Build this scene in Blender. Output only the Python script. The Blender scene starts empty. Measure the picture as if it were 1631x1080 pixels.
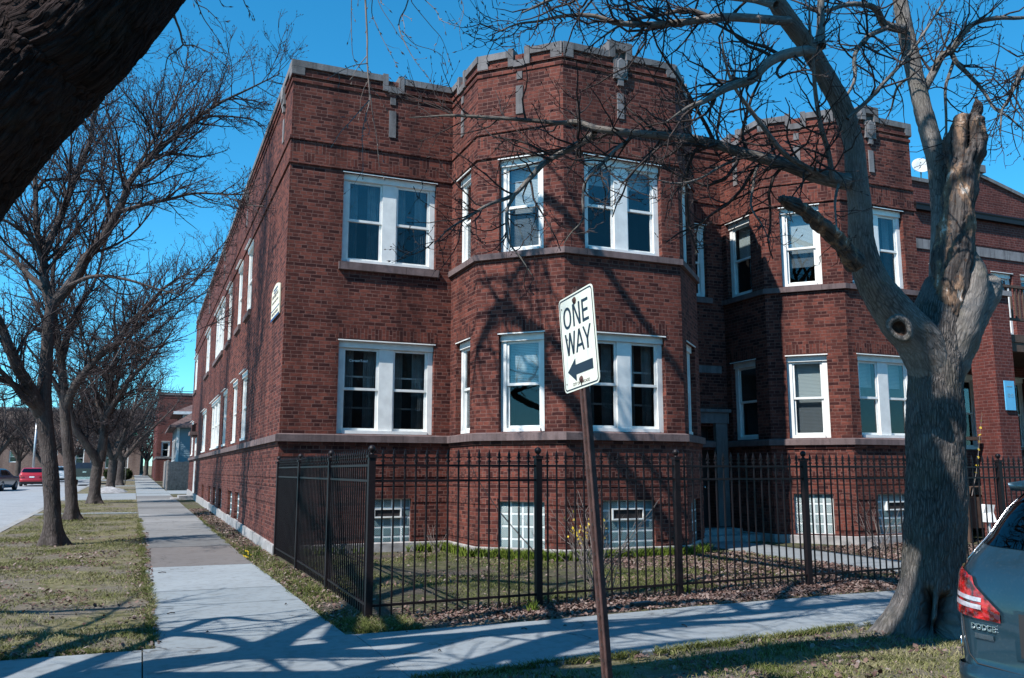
import bpy, math, random
import numpy as np
from mathutils import Vector, Matrix
SC = bpy.context.scene
COL = SC.collection
rad = math.radians
PI = math.pi

# ------------------------------------------------------------------ camera
PW, PH, FPX = 1631., 1080., 1376.
PITCH, YAW, HC = math.atan(210 / 1376), rad(22.97), 1.6
_cy, _sy, _cp, _sp = math.cos(YAW), math.sin(YAW), math.cos(PITCH), math.sin(PITCH)
FWD = np.array([_sy * _cp, _cy * _cp, _sp])
RGT = np.array([_cy, -_sy, 0.])
UPV = np.cross(RGT, FWD)
EYE = np.array([0., 0., HC])
def ray(x, y): return FWD + RGT * (x - PW / 2) / FPX - UPV * (y - PH / 2) / FPX
def P(x, y, Y):                       # point of the picture on the plane at depth Y
    d = ray(x, y); return EYE + d * Y / d[1]
def PD(x, y, D):                      # point of the picture at ground distance D
    d = ray(x, y); return EYE + d * D / math.hypot(d[0], d[1])
SL, SL0 = .008, 17.
def zg(y): return SL * np.maximum(0, np.asarray(y, float) - SL0)
def zgf(y): return float(zg(y))
def skew(x, y): return x - .009 * (y - 10)    # the street runs slightly off the building line
def PG(x, y):
    d = ray(x, y); p = EYE + d * (-HC / d[2])
    if p[1] > SL0: p = EYE + d * ((HC + SL * SL0) / (SL * d[1] - d[2]))
    return p
cam = bpy.data.cameras.new('camera'); co = bpy.data.objects.new('camera', cam); COL.objects.link(co)
co.matrix_world = Matrix(((RGT[0], UPV[0], -FWD[0], 0), (RGT[1], UPV[1], -FWD[1], 0), (RGT[2], UPV[2], -FWD[2], HC), (0, 0, 0, 1)))
cam.sensor_width = 36; cam.lens = 36 * FPX / PW; cam.clip_end = 3000; cam.clip_start = .05
SC.camera = co

# ------------------------------------------------------------------ light
SUN_EL = rad(47.7); SX, SYY = -.935, -.355
w = bpy.data.worlds.new('World'); SC.world = w; w.use_nodes = True
nt = w.node_tree; nt.nodes.clear()
sky = nt.nodes.new('ShaderNodeTexSky'); sky.sky_type = 'NISHITA'; sky.sun_disc = False
sky.sun_elevation = SUN_EL; sky.sun_rotation = math.atan2(SX, SYY)
sky.air_density = 1.0; sky.dust_density = 0.; sky.altitude = 800; sky.ozone_density = 3.0
hs = nt.nodes.new('ShaderNodeHueSaturation'); hs.inputs['Hue'].default_value = .476; hs.inputs['Saturation'].default_value = 1.26; hs.inputs['Value'].default_value = 1.88
bgn = nt.nodes.new('ShaderNodeBackground'); bgn.inputs['Strength'].default_value = .07
wo = nt.nodes.new('ShaderNodeOutputWorld')
tint = nt.nodes.new('ShaderNodeMix'); tint.data_type = 'RGBA'; tint.blend_type = 'MULTIPLY'; tint.inputs[0].default_value = 1; tint.inputs[7].default_value = (.52, 1.0, 1.20, 1)
nt.links.new(sky.outputs[0], hs.inputs['Color']); nt.links.new(hs.outputs[0], tint.inputs[6]); nt.links.new(tint.outputs[2], bgn.inputs[0]); nt.links.new(bgn.outputs[0], wo.inputs[0])
sl = bpy.data.lights.new('sun', 'SUN'); so = bpy.data.objects.new('sun', sl); COL.objects.link(so)
sl.energy = 5.0; sl.angle = rad(.5); sl.color = (1., .965, .925)
so.rotation_euler = Vector((-SX * math.cos(SUN_EL), -SYY * math.cos(SUN_EL), -math.sin(SUN_EL))).to_track_quat('-Z', 'Y').to_euler()
so.location = (-30, -12, 40)
SC.view_settings.view_transform = 'Standard'; SC.view_settings.look = 'None'
SC.view_settings.exposure = .50; SC.view_settings.gamma = 1

# ------------------------------------------------------------------ materials
def _m(name):
    m = bpy.data.materials.new(name); m.use_nodes = True
    return m, m.node_tree, m.node_tree.nodes['Principled BSDF']
def nd(t, kind, **kw):
    n = t.nodes.new(kind)
    for k, v in kw.items():
        if k in n.inputs: n.inputs[k].default_value = v
        else: setattr(n, k, v)
    return n
def c4(c): return (c[0], c[1], c[2], 1)
def mixc(t, fac, a, b, mode='MIX'):
    n = t.nodes.new('ShaderNodeMix'); n.data_type = 'RGBA'; n.blend_type = mode
    for s, v in ((n.inputs[0], fac), (n.inputs[6], a), (n.inputs[7], b)):
        if hasattr(v, 'links'): t.links.new(v, s)
        elif isinstance(v, (int, float)): s.default_value = v
        else: s.default_value = c4(v)
    return n.outputs[2]
def ramp(t, src, lo, hi, a=0., b=1.):
    n = t.nodes.new('ShaderNodeMapRange'); n.inputs[1].default_value = lo; n.inputs[2].default_value = hi
    n.inputs[3].default_value = a; n.inputs[4].default_value = b
    t.links.new(src, n.inputs[0]); return n.outputs[0]
def mapping(t, src, scale=(1, 1, 1), rot=(0, 0, 0)):
    n = t.nodes.new('ShaderNodeMapping'); n.inputs['Scale'].default_value = scale; n.inputs['Rotation'].default_value = rot
    t.links.new(src, n.inputs[0]); return n.outputs[0]
def noise(t, vec, scale, detail=3, rough=.55):
    n = t.nodes.new('ShaderNodeTexNoise'); n.inputs['Scale'].default_value = scale; n.inputs['Detail'].default_value = detail; n.inputs['Roughness'].default_value = rough
    t.links.new(vec, n.inputs['Vector']); return n.outputs['Fac']
def bump(t, b, h, strength=.4, dist=.01, prev=None):
    n = t.nodes.new('ShaderNodeBump'); n.inputs['Strength'].default_value = strength; n.inputs['Distance'].default_value = dist
    t.links.new(h, n.inputs['Height'])
    if prev: t.links.new(prev, n.inputs['Normal'])
    t.links.new(n.outputs[0], b.inputs['Normal']); return n.outputs[0]
def geo(t): return t.nodes.new('ShaderNodeNewGeometry').outputs['Position']
def uvn(t): return t.nodes.new('ShaderNodeUVMap').outputs[0]
def attr(t, name): 
    n = t.nodes.new('ShaderNodeAttribute'); n.attribute_name = name; return n

def plain(name, col, rough=.6, metal=0., var=.15, scale=6., bmp=.0, spec=.5, coat=0.):
    m, t, b = _m(name); b.inputs['Roughness'].default_value = rough; b.inputs['Metallic'].default_value = metal
    b.inputs['Specular IOR Level'].default_value = spec; b.inputs['Coat Weight'].default_value = coat; b.inputs['Coat Roughness'].default_value = .05
    g = geo(t); n = noise(t, g, scale, 4)
    t.links.new(mixc(t, ramp(t, n, .3, .7), [c * (1 - var) for c in col], [min(1, c * (1 + var)) for c in col]), b.inputs['Base Color'])
    if bmp: bump(t, b, noise(t, g, scale * 8, 4), bmp, .01)
    return m

def brickmat(name, c1, c2, mort, bw=.225, rh=.075, rot=0., basket=False, dirt=1.):
    m, t, b = _m(name); b.inputs['Roughness'].default_value = .88; b.inputs['Specular IOR Level'].default_value = .25
    u = uvn(t)
    wob = nd(t, 'ShaderNodeTexNoise', Scale=4.); t.links.new(u, wob.inputs['Vector'])
    wv = nd(t, 'ShaderNodeVectorMath', operation='MULTIPLY_ADD'); t.links.new(wob.outputs['Color'], wv.inputs[0]); wv.inputs[1].default_value = (.008, .008, 0); t.links.new(u, wv.inputs[2])
    def bt(vec, bw, rh):
        n = nd(t, 'ShaderNodeTexBrick'); t.links.new(vec, n.inputs['Vector'])
        n.inputs['Color1'].default_value = c4(c1); n.inputs['Color2'].default_value = c4(c2); n.inputs['Mortar'].default_value = c4(mort)
        n.inputs['Scale'].default_value = 1; n.inputs['Mortar Size'].default_value = .0075; n.inputs['Mortar Smooth'].default_value = .2
        n.inputs['Bias'].default_value = -.1; n.inputs['Brick Width'].default_value = bw; n.inputs['Row Height'].default_value = rh
        n.offset = .5; n.squash = .55; n.squash_frequency = 3; return n
    if basket:
        A = bt(wv.outputs[0], .225, .075); B = bt(mapping(t, wv.outputs[0], rot=(0, 0, PI / 2)), .225, .075)
        A.offset = 0; B.offset = 0
        ck = nd(t, 'ShaderNodeTexChecker'); ck.inputs['Scale'].default_value = 1 / .225; ck.inputs['Color1'].default_value = (0, 0, 0, 1); ck.inputs['Color2'].default_value = (1, 1, 1, 1)
        t.links.new(wv.outputs[0], ck.inputs['Vector'])
        col = mixc(t, ck.outputs['Fac'], A.outputs['Color'], B.outputs['Color'])
        f = nd(t, 'ShaderNodeMix'); t.links.new(ck.outputs['Fac'], f.inputs[0]); t.links.new(A.outputs['Fac'], f.inputs[2]); t.links.new(B.outputs['Fac'], f.inputs[3]); fac = f.outputs[0]
    else:
        A = bt(mapping(t, wv.outputs[0], rot=(0, 0, rot)) if rot else wv.outputs[0], bw, rh); col = A.outputs['Color']; fac = A.outputs['Fac']
    g = geo(t)
    big = noise(t, g, .7, 5, .6); fine = noise(t, mapping(t, u, (9, 26, 9)), 1., 3)
    col = mixc(t, .75, col, mixc(t, ramp(t, fine, .3, .75), (.50, .48, .52), (1.35, 1.28, 1.2)), 'MULTIPLY')
    streak = noise(t, mapping(t, g, (1.6, 1.6, .12)), 1., 4)
    col = mixc(t, ramp(t, streak, .48, .70, 0, .6 * dirt), col, [x * .5 for x in c1])
    pale = noise(t, mapping(t, g, (.5, .5, .35)), 1., 6, .7); col = mixc(t, ramp(t, pale, .58, .72, 0, .32 * dirt), col, mixc(t, 1., col, (1.7, 1.65, 1.6), 'MULTIPLY'))
    col = mixc(t, ramp(t, big, .35, .7, 0, .45), col, mixc(t, 1., col, (.72, .7, .74), 'MULTIPLY'))
    t.links.new(col, b.inputs['Base Color'])
    inv = nd(t, 'ShaderNodeMath', operation='SUBTRACT'); inv.inputs[0].default_value = 1; t.links.new(fac, inv.inputs[1])
    p = bump(t, b, inv.outputs[0], .9, .008)
    bump(t, b, noise(t, g, 60, 4), .35, .006, p)
    return m

M = {}
BR1, BR2, MOR = (.050, .013, .0115), (.225, .066, .045), (.19, .098, .08)
M['brick'] = brickmat('red_brick', BR1, BR2, MOR)
M['soldier'] = brickmat('soldier_brick', BR1, BR2, MOR, rot=PI / 2)
M['rowlock'] = brickmat('rowlock_brick', BR1, BR2, MOR, bw=.118, rot=PI / 2)
M['basket'] = brickmat('basketweave_brick', BR1, BR2, MOR, basket=True)
M['brick_b'] = brickmat('neighbour_brick', (.10, .026, .022), (.17, .046, .036), (.20, .11, .10))
M['brick_far'] = brickmat('far_brick', (.12, .03, .026), (.18, .05, .04), (.16, .10, .09))
M['brick_tan'] = brickmat('tan_brick', (.20, .12, .095), (.30, .19, .15), (.3, .25, .22))
M['stone'] = plain('limestone', (.155, .145, .145), .85, var=.28, scale=2.5, bmp=.25, spec=.2)
M['stone_brown'] = plain('brown_sandstone', (.135, .098, .095), .85, var=.35, scale=2.2, bmp=.25, spec=.2)
M['stone_pale'] = plain('pale_limestone', (.21, .195, .195), .85, var=.2, scale=2.5, bmp=.2, spec=.2)
def stonemat(name, col, bw=1.15):
    m, t, b = _m(name); b.inputs['Roughness'].default_value = .88; b.inputs['Specular IOR Level'].default_value = .2
    g = geo(t); u = uvn(t); n = nd(t, 'ShaderNodeTexBrick'); t.links.new(mapping(t, u, (1, .02, 1)), n.inputs['Vector'])
    for k, v in (('Color1', c4([x * .8 for x in col])), ('Color2', c4([x * 1.2 for x in col])), ('Mortar', c4([x * .35 for x in col]))): n.inputs[k].default_value = v
    for k, v in (('Scale', 1), ('Brick Width', bw), ('Row Height', 3.), ('Mortar Size', .006)): n.inputs[k].default_value = v
    st = noise(t, mapping(t, g, (7, 7, .9)), 1., 5, .65); n2 = noise(t, g, 3.2, 5, .65)
    c_ = mixc(t, ramp(t, st, .46, .68, 0, .7), n.outputs[0], [x * .42 for x in col]); c_ = mixc(t, ramp(t, n2, .5, .72, 0, .5), c_, [min(1, x * 1.6) for x in col])
    t.links.new(c_, b.inputs['Base Color']); bump(t, b, noise(t, g, 26, 5), .4, .01); return m
M['stone'] = stonemat('limestone_blocks', (.165, .153, .152)); M['stone_pale'] = stonemat('pale_limestone_blocks', (.215, .20, .20)); M['stone_brown'] = stonemat('brown_sandstone_blocks', (.15, .108, .105), 1.4)
M['found'] = plain('concrete_base', (.33, .31, .30), .9, var=.35, scale=4, bmp=.3, spec=.2)
M['white'] = plain('white_cladding', (.74, .74, .71), .5, var=.10, scale=5)
M['white_dirty'] = plain('weathered_white', (.55, .55, .54), .6, var=.2, scale=3)
M['dark'] = plain('dark_interior', (.035, .03, .03), .9, spec=.1)
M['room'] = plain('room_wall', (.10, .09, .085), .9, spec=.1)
M['door'] = plain('dark_door', (.03, .018, .016), .5)
M['iron'] = plain('black_iron', (.010, .006, .007), .5, var=.3, scale=30, spec=.3)
M['roof'] = plain('tar_roof', (.06, .06, .06), .9)
M['shingle'] = None
M['fabric'] = plain('curtain_cloth', (.35, .36, .36), .9, var=.2)
M['steel'] = plain('galvanised_steel', (.45, .46, .47), .45, .7)
M['rubber'] = plain('rubber', (.02, .02, .021), .75)
M['chrome'] = plain('chrome', (.6, .61, .62), .18, 1.)
M['yellow'] = plain('yellow_petals', (.75, .52, .02), .7)
M['white_paint'] = plain('white_paint', (.8, .8, .78), .4, var=.04)
M['black_paint'] = plain('black_paint', (.012, .02, .035), .5, var=.1)
M['bluepanel'] = plain('blue_notice', (.12, .45, .72), .4, var=.06)
M['creampanel'] = plain('cream_panel', (.80, .74, .56), .5, var=.06)
M['navy'] = plain('navy_paint', (.03, .08, .2), .5)
M['wood_grey'] = plain('weathered_wood', (.20, .17, .155), .9, var=.35, scale=7, bmp=.3)
M['wood_raw'] = plain('raw_timber', (.085, .05, .035), .8, var=.3, scale=6)
M['siding'] = plain('blue_grey_siding', (.15, .22, .26), .6, var=.08)
M['trimw'] = plain('house_trim', (.6, .6, .6), .6)
M['stopred'] = plain('stop_red', (.55, .02, .03), .5)
M['greensign'] = plain('street_name_green', (.01, .25, .16), .5)

def shingle():
    m, t, b = _m('brown_shingles'); b.inputs['Roughness'].default_value = .95
    u = uvn(t); n = nd(t, 'ShaderNodeTexBrick'); t.links.new(u, n.inputs['Vector'])
    for k, v in (('Color1', (.10, .06, .055, 1)), ('Color2', (.16, .095, .085, 1)), ('Mortar', (.05, .035, .03, 1))): n.inputs[k].default_value = v
    for k, v in (('Scale', 1), ('Brick Width', .3), ('Row Height', .14), ('Mortar Size', .01)): n.inputs[k].default_value = v
    t.links.new(n.outputs[0], b.inputs['Base Color']); return m
M['shingle'] = shingle()

def glassmat(name, tint=(.86, .89, .89), ior=1.62, rough=.012):
    m, t, b = _m(name); t.nodes.remove(b); out = t.nodes['Material Output']
    tr = nd(t, 'ShaderNodeBsdfTransparent'); tr.inputs[0].default_value = c4(tint)
    gl = nd(t, 'ShaderNodeBsdfGlossy'); gl.inputs['Roughness'].default_value = rough; gl.inputs[0].default_value = (.9, .95, 1, 1)
    r0 = ((ior - 1) / (ior + 1)) ** 2
    lw = nd(t, 'ShaderNodeLayerWeight', Blend=.5)
    pw = nd(t, 'ShaderNodeMath', operation='POWER'); t.links.new(lw.outputs['Facing'], pw.inputs[0]); pw.inputs[1].default_value = 4.
    fr = nd(t, 'ShaderNodeMath', operation='MULTIPLY_ADD'); t.links.new(pw.outputs[0], fr.inputs[0]); fr.inputs[1].default_value = 1 - r0; fr.inputs[2].default_value = r0
    bp = nd(t, 'ShaderNodeBump'); bp.inputs['Strength'].default_value = .035; bp.inputs['Distance'].default_value = .05
    t.links.new(noise(t, geo(t), 1.3, 2), bp.inputs['Height'])
    t.links.new(bp.outputs[0], gl.inputs['Normal'])
    mx = nd(t, 'ShaderNodeMixShader'); t.links.new(fr.outputs[0], mx.inputs[0]); t.links.new(tr.outputs[0], mx.inputs[1]); t.links.new(gl.outputs[0], mx.inputs[2])
    t.links.new(mx.outputs[0], out.inputs[0]); return m
M['glass'] = glassmat('window_glass')
M['glass_screen'] = glassmat('screened_glass', (.62, .64, .65), 1.42)
M['carglass'] = glassmat('car_glass', (.10, .12, .13), 1.7)

def blockglass():
    m, t, b = _m('glass_block'); u = uvn(t)
    b.inputs['Roughness'].default_value = .25; b.inputs['Specular IOR Level'].default_value = .6
    ck = nd(t, 'ShaderNodeTexVoronoi'); ck.inputs['Scale'].default_value = 38; ck.inputs['Randomness'].default_value = .0
    t.links.new(mapping(t, u, rot=(0, 0, PI / 4)), ck.inputs['Vector'])
    t.links.new(mixc(t, ramp(t, ck.outputs['Distance'], .25, .65), (.09, .155, .165), (.20, .29, .30)), b.inputs['Base Color'])
    bump(t, b, ck.outputs['Distance'], .7, .02); return m
M['block'] = blockglass()
M['blockmortar'] = plain('block_mortar', (.62, .65, .64), .8)

def blindmat():
    m, t, b = _m('window_blind'); b.inputs['Roughness'].default_value = .6
    sx = nd(t, 'ShaderNodeSeparateXYZ'); t.links.new(geo(t), sx.inputs[0])
    mt = nd(t, 'ShaderNodeMath', operation='MULTIPLY'); t.links.new(sx.outputs[2], mt.inputs[0]); mt.inputs[1].default_value = 1 / .032
    fr = nd(t, 'ShaderNodeMath', operation='FRACT'); t.links.new(mt.outputs[0], fr.inputs[0])
    t.links.new(mixc(t, ramp(t, fr.outputs[0], .72, .9), (.52, .55, .55), (.14, .15, .16)), b.inputs['Base Color']); return m
M['blind'] = blindmat()

def barkmat(name, c1, c2, fu=14., fv=3., strength=.9, moss=0., dist=.03):
    m, t, b = _m(name); b.inputs['Roughness'].default_value = .95; b.inputs['Specular IOR Level'].default_value = .15
    u = uvn(t)
    wob = nd(t, 'ShaderNodeTexNoise', Scale=5.); t.links.new(u, wob.inputs['Vector'])
    wv = nd(t, 'ShaderNodeVectorMath', operation='MULTIPLY_ADD'); t.links.new(wob.outputs['Color'], wv.inputs[0]); wv.inputs[1].default_value = (.06, .30, 0); t.links.new(u, wv.inputs[2])
    vo = nd(t, 'ShaderNodeTexVoronoi', feature='DISTANCE_TO_EDGE'); vo.inputs['Scale'].default_value = 1; t.links.new(mapping(t, wv.outputs[0], (fu, fv, 1)), vo.inputs['Vector'])
    n1 = noise(t, mapping(t, u, (fu * 1.4, fv * .8, 1)), 1., 5, .65); g = geo(t); n2 = noise(t, g, 1.6, 4)
    n3 = noise(t, g, 70, 3)
    h = nd(t, 'ShaderNodeMath', operation='MULTIPLY_ADD'); t.links.new(ramp(t, vo.outputs['Distance'], 0, .28), h.inputs[0]); h.inputs[1].default_value = .42; t.links.new(n1, h.inputs[2])
    k = ramp(t, h.outputs[0], .42, 1.0)
    col = mixc(t, k, c1, c2)
    col = mixc(t, ramp(t, n2, .38, .68, 0, .5), col, [x * 1.45 for x in c2])
    col = mixc(t, ramp(t, n3, .5, .8, 0, .35), col, [x * .6 for x in c1])
    if moss: col = mixc(t, ramp(t, noise(t, g, 3., 3), .5, .7, 0, moss), col, (.10, .10, .06))
    t.links.new(col, b.inputs['Base Color'])
    bump(t, b, h.outputs[0], strength, dist); return m
M['bark'] = barkmat('grey_maple_bark', (.030, .026, .025), (.19, .168, .155), 36, 7.5, 1., .25, .03)
M['bark_limb'] = barkmat('grey_limb_bark', (.055, .048, .043), (.22, .198, .18), 28, 9, .8, .3, .012)
M['bark_row'] = barkmat('street_tree_bark', (.035, .027, .025), (.10, .08, .073), 20, 8, .9, .1, .02)
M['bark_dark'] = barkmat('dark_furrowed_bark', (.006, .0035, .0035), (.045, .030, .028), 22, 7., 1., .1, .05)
M['twig'] = plain('twig_bark', (.045, .034, .032), .85, var=.35, scale=5, spec=.25)
M['twig_row'] = plain('street_twig_bark', (.042, .031, .031), .85, var=.35, scale=3, spec=.25)
M['twig_light'] = plain('pale_twig_bark', (.17, .14, .125), .7, var=.3, scale=9, spec=.35)
M['hole'] = plain('rotten_hollow', (.05, .025, .016), .95, var=.6, scale=25, bmp=.6)
def deadwood():
    m, t, b = _m('dead_wood'); b.inputs['Roughness'].default_value = .85; b.inputs['Specular IOR Level'].default_value = .2
    u = uvn(t); g = geo(t); n1 = noise(t, mapping(t, u, (34, 2.2, 1)), 1., 5, .65); n2 = noise(t, mapping(t, g, (5, 5, 2.)), 1., 5, .65); n3 = noise(t, g, 26, 4)
    col = mixc(t, ramp(t, n1, .35, .65), (.022, .018, .018), (.13, .112, .102))
    col = mixc(t, ramp(t, n2, .52, .60), col, (.25, .155, .10))
    col = mixc(t, ramp(t, n2, .62, .67), col, (.58, .50, .43))
    col = mixc(t, ramp(t, n3, .56, .7, 0, .8), col, (.07, .035, .022))
    t.links.new(col, b.inputs['Base Color'])
    p = bump(t, b, n1, .9, .03); bump(t, b, n3, .5, .015, p); return m
M['dead'] = deadwood()

def lawnmat(name, grass, dry, dirt, leaf, g_bias=.5):
    m, t, b = _m(name); b.inputs['Roughness'].default_value = 1; b.inputs['Specular IOR Level'].default_value = .05
    g = geo(t)
    n1 = noise(t, g, .8, 6, .65); n2 = noise(t, g, 4.5, 5, .7); n3 = noise(t, g, 32, 3, .7); n4 = noise(t, g, 95, 2)
    col = mixc(t, ramp(t, n2, .38, .62), dry, grass)
    col = mixc(t, ramp(t, n1, g_bias - .05, g_bias + .13), col, dirt)
    col = mixc(t, ramp(t, n3, .55, .64, 0, .75), col, leaf)
    col = mixc(t, ramp(t, n4, .3, .7, 0, .55), col, mixc(t, 1., col, (.35, .35, .35), 'MULTIPLY'))
    t.links.new(col, b.inputs['Base Color']); bump(t, b, n4, .9, .02); return m
M['lawn'] = lawnmat('spring_lawn', (.10, .10, .034), (.27, .235, .13), (.20, .17, .14), (.34, .29, .235), .46)
M['yard'] = lawnmat('yard_lawn', (.060, .075, .024), (.14, .13, .075), (.12, .10, .085), (.24, .20, .175), .48)

def concmat(name, base, var=.12):
    m, t, b = _m(name); b.inputs['Roughness'].default_value = .92; b.inputs['Specular IOR Level'].default_value = .15
    g = geo(t); a = attr(t, 'tone')
    n1 = noise(t, g, .9, 5, .6); n2 = noise(t, g, 9, 4); n3 = noise(t, g, 120, 2)
    col = mixc(t, 1., base, a.outputs['Color'], 'MULTIPLY')
    col = mixc(t, ramp(t, n1, .35, .7, 0, .5), col, mixc(t, 1., col, (.72, .72, .72), 'MULTIPLY'))
    col = mixc(t, ramp(t, n2, .48, .72, 0, .5), col, mixc(t, 1., col, (.66, .62, .58), 'MULTIPLY'))
    n5 = noise(t, mapping(t, g, (1, 1, 1)), 2.6, 7, .72); col = mixc(t, ramp(t, n5, .55, .70, 0, .6), col, mixc(t, 1., col, (.55, .52, .50), 'MULTIPLY'))
    col = mixc(t, ramp(t, n3, .3, .75, 0, .5), col, mixc(t, 1., col, (1.25, 1.25, 1.25), 'MULTIPLY'))
    vo = nd(t, 'ShaderNodeTexVoronoi', feature='DISTANCE_TO_EDGE'); vo.inputs['Scale'].default_value = .42
    wob = nd(t, 'ShaderNodeTexNoise', Scale=2.2, Detail=6.); t.links.new(g, wob.inputs['Vector'])
    wv = nd(t, 'ShaderNodeVectorMath', operation='MULTIPLY_ADD'); t.links.new(wob.outputs['Color'], wv.inputs[0]); wv.inputs[1].default_value = (.9, .9, 0); t.links.new(g, wv.inputs[2]); t.links.new(wv.outputs[0], vo.inputs['Vector'])
    crack = ramp(t, vo.outputs['Distance'], .0, .006, .75, 0); 
    gate = nd(t, 'ShaderNodeMath', operation='MULTIPLY'); t.links.new(crack, gate.inputs[0]); t.links.new(ramp(t, n1, .52, .56), gate.inputs[1])
    col = mixc(t, gate.outputs[0], col, (.06, .055, .05))
    t.links.new(col, b.inputs['Base Color']); bump(t, b, n3, .35, .006); return m
M['conc'] = concmat('pavement_concrete', (.245, .26, .265))
M['kerb'] = concmat('kerb_concrete', (.30, .295, .285))
M['asphalt_dark'] = concmat('dark_asphalt', (.07, .068, .066))  # for the cross road out of view, kept dark to cut bounce on the front
M['asphalt'] = concmat('worn_asphalt', (.30, .31, .32))

def paint(name, col, metal=.5, rough=.28):
    m, t, b = _m(name); b.inputs['Base Color'].default_value = c4(col); b.inputs['Metallic'].default_value = metal; b.inputs['Roughness'].default_value = rough
    b.inputs['Coat Weight'].default_value = .8; b.inputs['Coat Roughness'].default_value = .04
    g = geo(t); d = noise(t, g, 8, 4)
    t.links.new(mixc(t, ramp(t, noise(t, g, 45, 3), .55, .8, 0, .12), col, (.2, .19, .18)), b.inputs['Base Color'])
    t.links.new(ramp(t, d, .3, .8, rough, rough + .15), b.inputs['Roughness']); return m
M['car_grey'] = paint('grey_blue_car_paint', (.02, .052, .075))
M['car_red'] = paint('red_car_paint', (.40, .012, .02), .2)
M['car_black'] = paint('black_car_paint', (.012, .013, .018), .1)
M['car_white'] = paint('white_car_paint', (.7, .7, .7), 0)
M['car_navy'] = paint('navy_car_paint', (.02, .05, .09), .2)
def lampmat():
    m, t, b = _m('red_lens'); b.inputs['Base Color'].default_value = (.38, .006, .012, 1); b.inputs['Roughness'].default_value = .08
    b.inputs['Coat Weight'].default_value = 1; b.inputs['Subsurface Weight'].default_value = 0
    g = geo(t); v = nd(t, 'ShaderNodeTexVoronoi'); v.inputs['Scale'].default_value = 26; t.links.new(g, v.inputs['Vector'])
    t.links.new(mixc(t, ramp(t, noise(t, g, 14, 3), .42, .62), (.05, .002, .003), (.55, .010, .009)), b.inputs['Base Color'])
    bump(t, b, v.outputs['Distance'], .35, .02); return m
M['redlens'] = lampmat()
M['clearlens'] = plain('clear_lens', (.55, .5, .55), .1, .3, var=.25, scale=40)

def leafmat(name, stops, rough=.9):
    m, t, b = _m(name); b.inputs['Roughness'].default_value = rough; b.inputs['Specular IOR Level'].default_value = .15
    r = nd(t, 'ShaderNodeValToRGB'); e = r.color_ramp.elements
    e[0].color = c4(stops[0]); e[1].color = c4(stops[-1])
    for i, s in enumerate(stops[1:-1]): k = e.new((i + 1) / (len(stops) - 1)); k.color = c4(s)
    t.links.new(attr(t, 'tone').outputs['Fac'], r.inputs[0]); t.links.new(r.outputs[0], b.inputs['Base Color']); return m
M['leaf'] = leafmat('dead_leaf', [(.06, .035, .032), (.12, .07, .058), (.18, .115, .095), (.25, .19, .165), (.36, .32, .30)])
M['blade'] = leafmat('grass_blade', [(.06, .075, .018), (.10, .115, .03), (.20, .19, .08), (.30, .26, .15)])
M['hedge'] = leafmat('hedge_leaf', [(.012, .02, .008), (.03, .045, .015), (.05, .06, .025)])
M['green'] = leafmat('green_leaf', [(.05, .085, .015), (.11, .15, .02), (.16, .18, .03)])

# ------------------------------------------------------------------ mesh helpers
def put(o, parent=None, label=None, cat=None, group=None, kind=None, local=False):
    if o.name not in COL.objects: COL.objects.link(o)
    if parent is not None:
        o.parent = parent
        if parent.type == 'EMPTY' and not local: o.matrix_parent_inverse = Matrix.Translation(-parent.location)
    for k, v in (('label', label), ('category', cat), ('group', group), ('kind', kind)):
        if v: o[k] = v
    return o
def empty(name, loc, label, cat, group=None, rotz=0):
    o = bpy.data.objects.new(name, None); o.location = loc; o.rotation_euler = (0, 0, rotz); o.empty_display_size = .1
    return put(o, None, label, cat, group)
def raw_mesh(name, V, loops, counts, mats, uv=None, smooth=False, mi=None, tone=None, attr_domain='POINT'):
    me = bpy.data.meshes.new(name); V = np.asarray(V, np.float32)
    me.vertices.add(len(V)); me.vertices.foreach_set('co', V.ravel())
    loops = np.asarray(loops, np.int32); counts = np.asarray(counts, np.int32)
    me.loops.add(len(loops)); me.loops.foreach_set('vertex_index', loops)
    me.polygons.add(len(counts)); st = np.concatenate([[0], np.cumsum(counts)[:-1]]).astype(np.int32)
    me.polygons.foreach_set('loop_start', st)
    if mi is not None: me.polygons.foreach_set('material_index', np.asarray(mi, np.int32))
    me.polygons.foreach_set('use_smooth', np.full(len(counts), smooth))
    if uv is not None:
        l = me.uv_layers.new(name='UVMap'); l.data.foreach_set('uv', np.asarray(uv, np.float32).ravel())
    if tone is not None:
        tone = np.asarray(tone, np.float32)
        a = me.attributes.new('tone', 'FLOAT_COLOR', attr_domain)
        cc = np.ones((len(tone), 4), np.float32); cc[:, :3] = tone[:, None] if tone.ndim == 1 else tone
        a.data.foreach_set('color', cc.ravel())
    for m in (mats if isinstance(mats, (list, tuple)) else [mats]): me.materials.append(M[m] if isinstance(m, str) else m)
    me.update(calc_edges=True); me.validate()
    return me
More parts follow.
